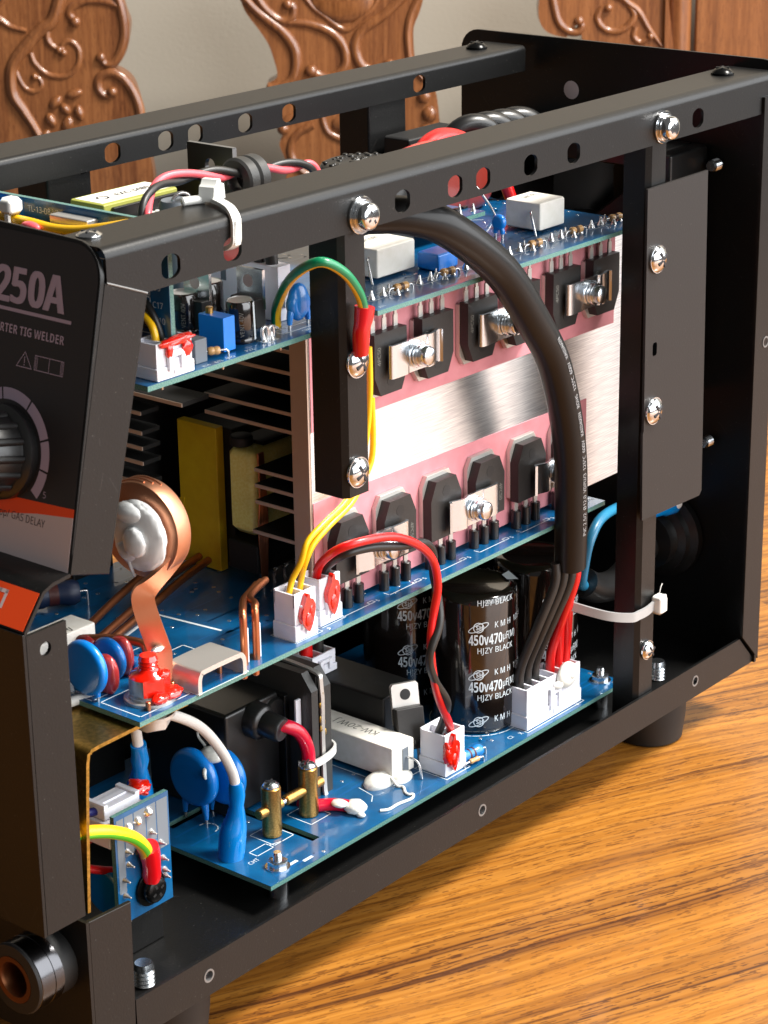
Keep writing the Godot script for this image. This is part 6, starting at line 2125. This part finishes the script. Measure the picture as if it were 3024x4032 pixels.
func upper_parts() -> void:
	var b := MB.new()
	for q in [[-97.6, -83.4, -46.5, -32.0, "white ceramic block resistor at the right of the driver board", "5W2RJ"], [-178.6, -159.8, -50.5, -35.0, "white ceramic block resistor just right of the front upright post", "5W10RJ"]]:
		var t := thing("block_resistor", q[4], "resistor", V((q[0] + q[1]) / 2, YU, (q[2] + q[3]) / 2))
		b = MB.new()
		b.box(V(q[0], YU + 0.8, q[2]), V(q[1], YU + 10.2, q[3]), 0.6)
		part(t, "ceramic_body", b, M.cream)
		b = MB.new()
		b.text(q[5], 2.2, Transform3D(Basis(Vector3.UP, 0.1) * Basis(Vector3.RIGHT, -PI / 2), V(q[0] + 3, YU + 10.26, (q[2] + q[3]) / 2 - 2)), false, 0)
		part(t, "marking", b, M.ink_gray)
		b = MB.new()
		b.tube([V(q[0] + 0.1, YU + 7, q[3] - 3.4), V(q[0] - 1.4, YU + 6.2, q[3] - 2.6), V(q[0] - 3.0, YU - 0.2, q[3] + 0.5)], 0.42, 8)
		part(t, "lead_wire", b, M.solder)
	for k in 6:
		var x := -189.8 + 23.05 * k
		axial(["first tan striped resistor on the near edge of the driver board, by the post", "second tan striped resistor on the driver board edge, left of the thick cable", "third tan striped resistor on the driver board edge, behind the cable",
			"fourth tan striped resistor on the driver board edge, right of the thick cable", "fifth tan striped resistor on the driver board edge, below the white block", "sixth tan striped resistor on the driver board edge, nearest the right end"][k], V(x + 4.2, YU + 1.5, -22.6), V(x + 9.8, YU + 1.5, -22.0), 1.25, YU, M.resistor_tan, [M.band, M.ink_dark, M.band])
	disc_cap("small bright blue dipped capacitor in front of the right ceramic block", V(-110.3, YU + 5.4, -39.5), 2.7, 2.6, YU, [1.4, -1.4], M.blue_cap)
	b = MB.new()
	b.box(V(-158.5, YU, -36), V(-148.0, YU + 5.6, -27), 0.8)
	solo("blue_block", "blue block part half hidden by the thick cable on the driver board", "component", b, M.blue_box)
	var t := thing("large_film_capacitor", "large reddish brown dipped capacitor seen under and through the near rail", "capacitor", V(-90, YU, -80))
	b = MB.new()
	b.blob(V(-90, YU + 11.5, -76), V(19, 12.0, 8), 0.03, 9, 36, 0.55)
	part(t, "dipped_body", b, M.brown_cap)
	b = MB.new()
	b.tube([V(-88, YU + 10, -66), V(-86, YU + 4, -62), V(-85, YU, -60)], 0.5, 8)
	part(t, "lead_wire", b, M.solder)
	b = MB.new()
	b.box(V(-158, YU, -72), V(-136, YU + 28, -54), 1.0)
	solo("dark_transformer", "dark block seen through the slot right of the front rail screw", "transformer", b, M.black_plastic)
	# black output inductor and red sleeved cables near the far side
	t = thing("output_inductor", "black wrapped ring inductor with a rough varnished top beyond the near rail", "inductor", V(-155, 200, -62))
	b = MB.new()
	b.lathe(V(-153, 193, -61), Vector3.UP, [Vector2(2, 0), Vector2(13, 0), Vector2(15, 2), Vector2(15, 14), Vector2(13.8, 16.0), Vector2(12, 16.8), Vector2(4, 16.8), Vector2(2, 15)], 36)
	part(t, "wrapped_ring", b, M.black_plastic)
	b = MB.new()
	for k in 60:
		var a := rng.randf() * TAU
		var r := rng.randf_range(3, 13.0)
		b.blob(V(-153 + cos(a) * r, 209.8, -61 + sin(a) * r), V(0.9, 0.45, 0.9) * rng.randf_range(0.6, 1.4), 0.2, k, 6)
	part(t, "varnish_beads", b, M.black_plastic, "", true)
	b = MB.new()
	b.tube([V(-136, 202.5, -66), V(-124, 205.0, -68), V(-110, 205.2, -70), V(-102, 204, -72)], 3.2, 16)
	t = thing("red_sleeved_cable", "orange red sleeved cable end above the rail in front of the far post", "cable", V(-115, 205, -72))
	part(t, "sleeve", b, M.glue_red)
	b = MB.new()
	b.tube([V(-110, 199, -74), V(-102, 203.4, -77), V(-93, 205.2, -78), V(-83, 203.6, -78), V(-72, 198, -76), V(-64, 190, -74), V(-60, 180, -72)], [2.6, 3.6, 3.8, 3.4, 2.8, 2.4, 2.2], 16)
	part(t, "sleeve_bend", b, M.red_wire)
	t = thing("black_cable_coil", "bundle of thick black cables looping beside the rear panel above the rail", "cable", V(-55, 198, -86))
	for k in 4:
		b = MB.new()
		var x := -74.0 + k * 9.0
		b.tube([V(x, 192, -92), V(x + 1.5, 200.5, -90), V(x + 7, 205.4 - k * 0.4, -86), V(x + 14, 203.6 - k * 0.5, -82), V(x + 18, 194, -80)], 3.6, 14)
		part(t, "cable_turn", b, M.black_plastic)
	b = MB.new()
	b.box(V(-92, 180, -104), V(-60, 203.5, -92), 1.0)
	solo("black_block", "black block behind the red cable at the far side", "component", b, M.black_matte)
	b = MB.new()
	b.tube([V(-78, 96, -52), V(-66, 95, -56), V(-52, 93.5, -60), V(-40, 92, -64)], 4.2, 16)
	solo("rear_red_cable", "dark red cable in the shade behind the rear post", "cable", b, M.red_wire)

# ------------------------------------------------------------------ room
func chair_frame() -> Transform3D:
	# the chairs stand in a row across the room, their backs facing the table
	return Transform3D(Basis(V(0.640, 0, 0.768), Vector3.UP, V(-0.768, 0, 0.640)), V(595.7, 0, -678.2))

func rail3(pts: Array, z: float) -> Array:
	var o := []
	for q in pts:
		o.append(V(q[0], q[1], z))
	return o

func splat(t: Node3D, called: String, outline: Array, depth: float) -> void:
	var b := MB.new()
	b.xf = chair_frame()
	var pl := []
	var sm := MB.smooth(rail3(outline + [outline[0]], 0), 3)
	for k in sm.size() - 1:
		pl.append(V2(sm[k].x, sm[k].y))
	b.prism(pl, V(0, 0, -depth), Vector3.RIGHT, Vector3.UP, Vector3.BACK, depth, 1.2)
	part(t, called, b, M.chair)

func carve(t: Node3D, called: String, pts: Array, r0: float, r1: float, curl := false) -> void:
	var b := MB.new()
	b.xf = chair_frame()
	b.tube(rail3(pts, -1.0), [r0 * 1.2, (r0 + r1) * 0.66, r1 * 1.1], 14, 6)
	b.tube(rail3(pts, r0 * 0.72 - 1.0), [r0 * 0.55, (r0 + r1) * 0.3, r1 * 0.5], 10, 6)
	if curl:
		b.blob(V(pts[-1][0], pts[-1][1], 0.8), Vector3.ONE * r1 * 1.35, 0.0, 1, 14)
	part(t, called, b, M.carve)

func leaf(t: Node3D, called: String, at: Vector2, rx: float, ry: float, turn: float) -> void:
	var b := MB.new()
	b.xf = chair_frame() * Transform3D(Basis(Vector3.BACK, turn), V(at.x, at.y, 0.0))
	b.blob(Vector3.ZERO, V(rx, ry, 4.2), 0.12, int(at.x) + 500, 18)
	part(t, called, b, M.carve)

func room() -> void:
	# table
	var b := MB.new()
	b.box(V(-900, -46, -760), V(900, -21, 760), 3.0)
	for i in b.v.size():
		b.u[i] = Vector2((b.v[i].x + 330.0) / 590.0, (b.v[i].z + 60.0) / 410.0)
	var tb := MeshInstance3D.new()
	tb.name = "table_top"
	tb.mesh = b.mesh(V(0, -21, 0))
	tb.material_override = M.table
	add_child(tb)
	var f := V(0.768, 0, -0.640)
	tb.position = (V(-711, 0, 409) + f * 650 + V(0, -21, 0)) * 0.001
	tb.rotation.y = -0.435
	tag(tb, "polished brown wooden table top with dark streaked grain under the open machine", "table")
	# wall behind the chairs
	b = MB.new()
	b.xf = chair_frame()
	b.box(V(-1500, -700, -125), V(1500, 1300, -100))
	var w := solo("wall", "plain beige grey wall behind the carved chairs", "wall", b, M.wall, "", "structure")
	# chairs
	var cat := "chair"
	var g := "carved wooden chairs behind the table"
	var O := chair_frame().origin
	var t := thing("carved_chair", "carved wooden chair back at the left with scrolls and a branch", cat, O + chair_frame().basis * V(-270, -70, 0), g)
	splat(t, "splat", [[-186, 143], [-182, 126], [-179, 116], [-181, 103], [-184, 93], [-189, 86], [-192, 84], [-186, 81], [-179, 74], [-175, 61], [-173, 47], [-167, 8], [-167, -13], [-169, -75], [-375, -75], [-365, 155], [-190, 159]], 18)
	carve(t, "scroll", [[-196, 150], [-188, 138], [-184, 124], [-183, 108], [-187, 95], [-192, 88], [-198, 87], [-201, 92]], 3.0, 2.6, true)
	carve(t, "scroll", [[-186, 128], [-192, 131], [-203, 133], [-213, 132], [-220, 128], [-222, 123], [-218, 118]], 2.4, 2.8, true)
	carve(t, "scroll", [[-174, 40], [-175, 55], [-179, 67], [-186, 77], [-195, 81], [-203, 77], [-204, 69], [-199, 64], [-194, 67]], 3.0, 2.8, true)
	carve(t, "branch", [[-226, 142], [-234, 120], [-244, 112], [-257, 99], [-266, 86], [-267, 67], [-260, 54], [-253, 42], [-246, 28]], 4.2, 3.0)
	carve(t, "curl", [[-290, 128], [-279, 124], [-272, 120], [-265, 115], [-254, 112]], 2.6, 2.0)
	carve(t, "curl", [[-239, 113], [-239, 106], [-236, 101], [-231, 98]], 2.4, 2.0, true)
	carve(t, "curl", [[-252, 96], [-249, 88], [-240, 80], [-227, 79], [-218, 87], [-217, 98], [-223, 104], [-229, 101], [-228, 96]], 2.0, 2.0, true)
	carve(t, "curl", [[-264, 84], [-261, 76], [-257, 70], [-251, 68], [-246, 71], [-246, 76], [-250, 79]], 1.8, 1.8, true)
	carve(t, "curl", [[-271, 147], [-268, 137], [-275, 128]], 2.4, 1.8)
	for q in [[-236, 60, 6.0, 3.6, 0.8], [-222, 66, 6.5, 3.4, 0.3], [-219, 52, 3.4, 6.0, 0.2], [-228, 44, 4.2, 6.0, -0.5], [-240, 47, 3.6, 5.6, 0.5], [-245, 36, 5.0, 3.4, 0.9], [-232, 35, 4.0, 5.0, 0.0], [-229, 55, 3.2, 5.0, 0.6]]:
		leaf(t, "leaf", V2(q[0], q[1]), q[2], q[3], q[4])
	t = thing("carved_chair", "carved wooden chair back in the middle with a heart shaped leaf and an oval boss", cat, O + chair_frame().basis * V(-20, -70, 0), g)
	splat(t, "splat", [[-102, 151], [-98, 132], [-94, 122], [-86, 111], [-79, 100], [-75, 88], [-73, 76], [-80, 71], [-81, 66], [-76, 54], [-71, 41], [-70, 34], [-73, 26], [-69, 15], [-68, 4], [-77, -75], [48, -75], [45, -6], [46, 28], [44, 56], [41, 66], [32, 76], [28, 86], [27, 96], [27, 110], [31, 120], [34, 130], [38, 149]], 22)
	carve(t, "rib", [[-96, 134], [-86, 123], [-75, 114], [-66, 106], [-60, 96], [-59, 84], [-62, 74], [-69, 69], [-80, 68]], 3.0, 3.6)
	carve(t, "scroll", [[-92, 146], [-84, 130], [-75, 120], [-67, 116], [-61, 119], [-60, 126], [-64, 128]], 2.8, 2.6, true)
	carve(t, "scroll", [[-64, 115], [-51, 114], [-38, 110], [-28, 103], [-23, 93], [-24, 82], [-33, 75], [-42, 76], [-48, 80]], 2.6, 3.4, true)
	carve(t, "scroll", [[26, 138], [19, 131], [5, 119], [-9, 110], [-15, 101], [-15, 91], [-10, 82], [0, 79], [9, 83]], 2.8, 3.4, true)
	carve(t, "rib", [[36, 138], [27, 124], [23, 110], [23, 96], [25, 84], [34, 72]], 2.6, 2.4)
	carve(t, "leaf_rim", [[-59, 145], [-47, 127], [-36, 118], [-23, 109], [-11, 117], [-1, 127], [8, 145]], 2.0, 2.0)
	leaf(t, "heart_leaf", V2(-24, 132), 24, 17, 0.0)
	leaf(t, "knob", V2(-23, 129), 5, 5, 0.0)
	leaf(t, "oval_boss", V2(-17, 41), 17, 8.5, 0.05)
	carve(t, "boss_rim", [[-41, 50], [-40, 42], [-36, 34], [-26, 29], [-14, 27], [-1, 28], [10, 33]], 2.2, 2.2)
	carve(t, "scroll", [[-48, 40], [-58, 35], [-64, 27], [-64, 16], [-56, 5], [-44, -1]], 2.6, 2.6)
	carve(t, "scroll", [[-50, 52], [-58, 48], [-66, 44], [-70, 38]], 2.6, 3.4, true)
	for q in [[34, 60, 5, 5.5], [38, 47, 5.5, 6], [36, 34, 5, 6], [39, 20, 5, 6], [36, 6, 5.5, 6]]:
		leaf(t, "bead", V2(q[0], q[1]), q[2], q[3], 0.2)
	t = thing("carved_chair", "carved wooden chair back at the right above the rear panel with a round curl", cat, O + chair_frame().basis * V(170, -70, 0), g)
	splat(t, "splat", [[123, 148], [118, 128], [118, 115], [122, 107], [129, 103], [138, 101], [150, 98], [152, -75], [209, -75], [209, 147]], 20)
	carve(t, "rib", [[126, 142], [128, 128], [132, 113], [139, 106], [146, 105], [149, 109], [147, 113]], 2.6, 2.6, true)
	carve(t, "scroll", [[166, 136], [172, 131], [181, 126], [187, 116], [180, 107], [171, 105], [164, 108], [160, 115], [163, 121], [168, 122]], 2.2, 2.4, true)
	carve(t, "branch", [[173, 138], [180, 127], [190, 119], [198, 106], [209, 92]], 2.6, 2.0)
	carve(t, "curl", [[188, 108], [187, 101], [192, 97], [199, 101]], 2.2, 2.0, true)
	b = MB.new()
	b.xf = chair_frame()
	b.box(V(209, -75, -26), V(211.5, 147, 4))
	b.cyl(V(220.5, -75, -9), V(220.5, 150, -9), 9.0, 24)
	part(t, "side_post", b, M.chair)
	t = thing("wooden_cabinet_side", "plain flat wooden furniture side at the top right corner beside the chair post", "cabinet", O + chair_frame().basis * V(300, -75, 0))
	b = MB.new()
	b.xf = chair_frame()
	b.box(V(232, -75, -40), V(420, 200, -4), 2.0)
	part(t, "side_board", b, M.chair)

func _ready() -> void:
	rng.seed = 4
	# camera
	var cam := Camera3D.new()
	cam.name = "camera"
	add_child(cam)
	cam.transform = Transform3D(Basis(V(0.63547, -0.01463, 0.77199), V(0.27394, 0.93905, -0.20770), V(-0.72190, 0.34347, 0.60074)).orthonormalized(), V(-711.0, 357.8, 409.2) * 0.001)
	var at := CameraAttributesPhysical.new()
	at.frustum_focal_length = 54.3
	at.frustum_focus_distance = 0.74
	at.exposure_aperture = 40.0
	at.frustum_near = 0.05
	at.frustum_far = 20.0
	cam.attributes = at
	cam.fov = 24.915
	cam.near = 0.05
	cam.far = 20.0
	cam.current = true
	# dim warm surroundings
	var we := WorldEnvironment.new()
	we.name = "world"
	var e := Environment.new()
	e.background_mode = Environment.BG_COLOR
	e.background_color = Color(0.39, 0.385, 0.38)
	e.background_energy_multiplier = 1.0
	e.tonemap_mode = Environment.TONE_MAPPER_LINEAR
	e.tonemap_exposure = 1.0
	e.sdfgi_enabled = true
	e.ssao_enabled = true
	e.ssil_enabled = true
	we.environment = e
	add_child(we)
	# the window of the room, to the right of the camera
	var win := AreaLight3D.new()
	win.name = "window_light"
	add_child(win)
	win.area_size = Vector2(4.4, 1.7)
	win.light_energy = 13.0
	win.light_color = Color(0.98, 0.99, 1.0)
	win.shadow_enabled = true
	var target := V(-170, 90, -20) * 0.001
	win.look_at_from_position(target + V(0.37, 0.36, 0.90).normalized() * 2.2, target)
	# a second, smaller window high on the right gives the crisp shadows
	var high := AreaLight3D.new()
	high.name = "high_window_light"
	add_child(high)
	high.area_size = Vector2(0.55, 0.5)
	high.light_energy = 10.5
	high.light_color = Color(1.0, 0.98, 0.95)
	high.shadow_enabled = true
	high.look_at_from_position(target + V(0.36, 0.86, 0.42).normalized() * 2.1, target)
	make_materials()
	room()
	chassis()
	rear_parts()
	rail_tie()
	boards()
	plate_and_fins()
	transistors()
	lower_parts()
	front_parts()
	control_parts()
	upper_parts()
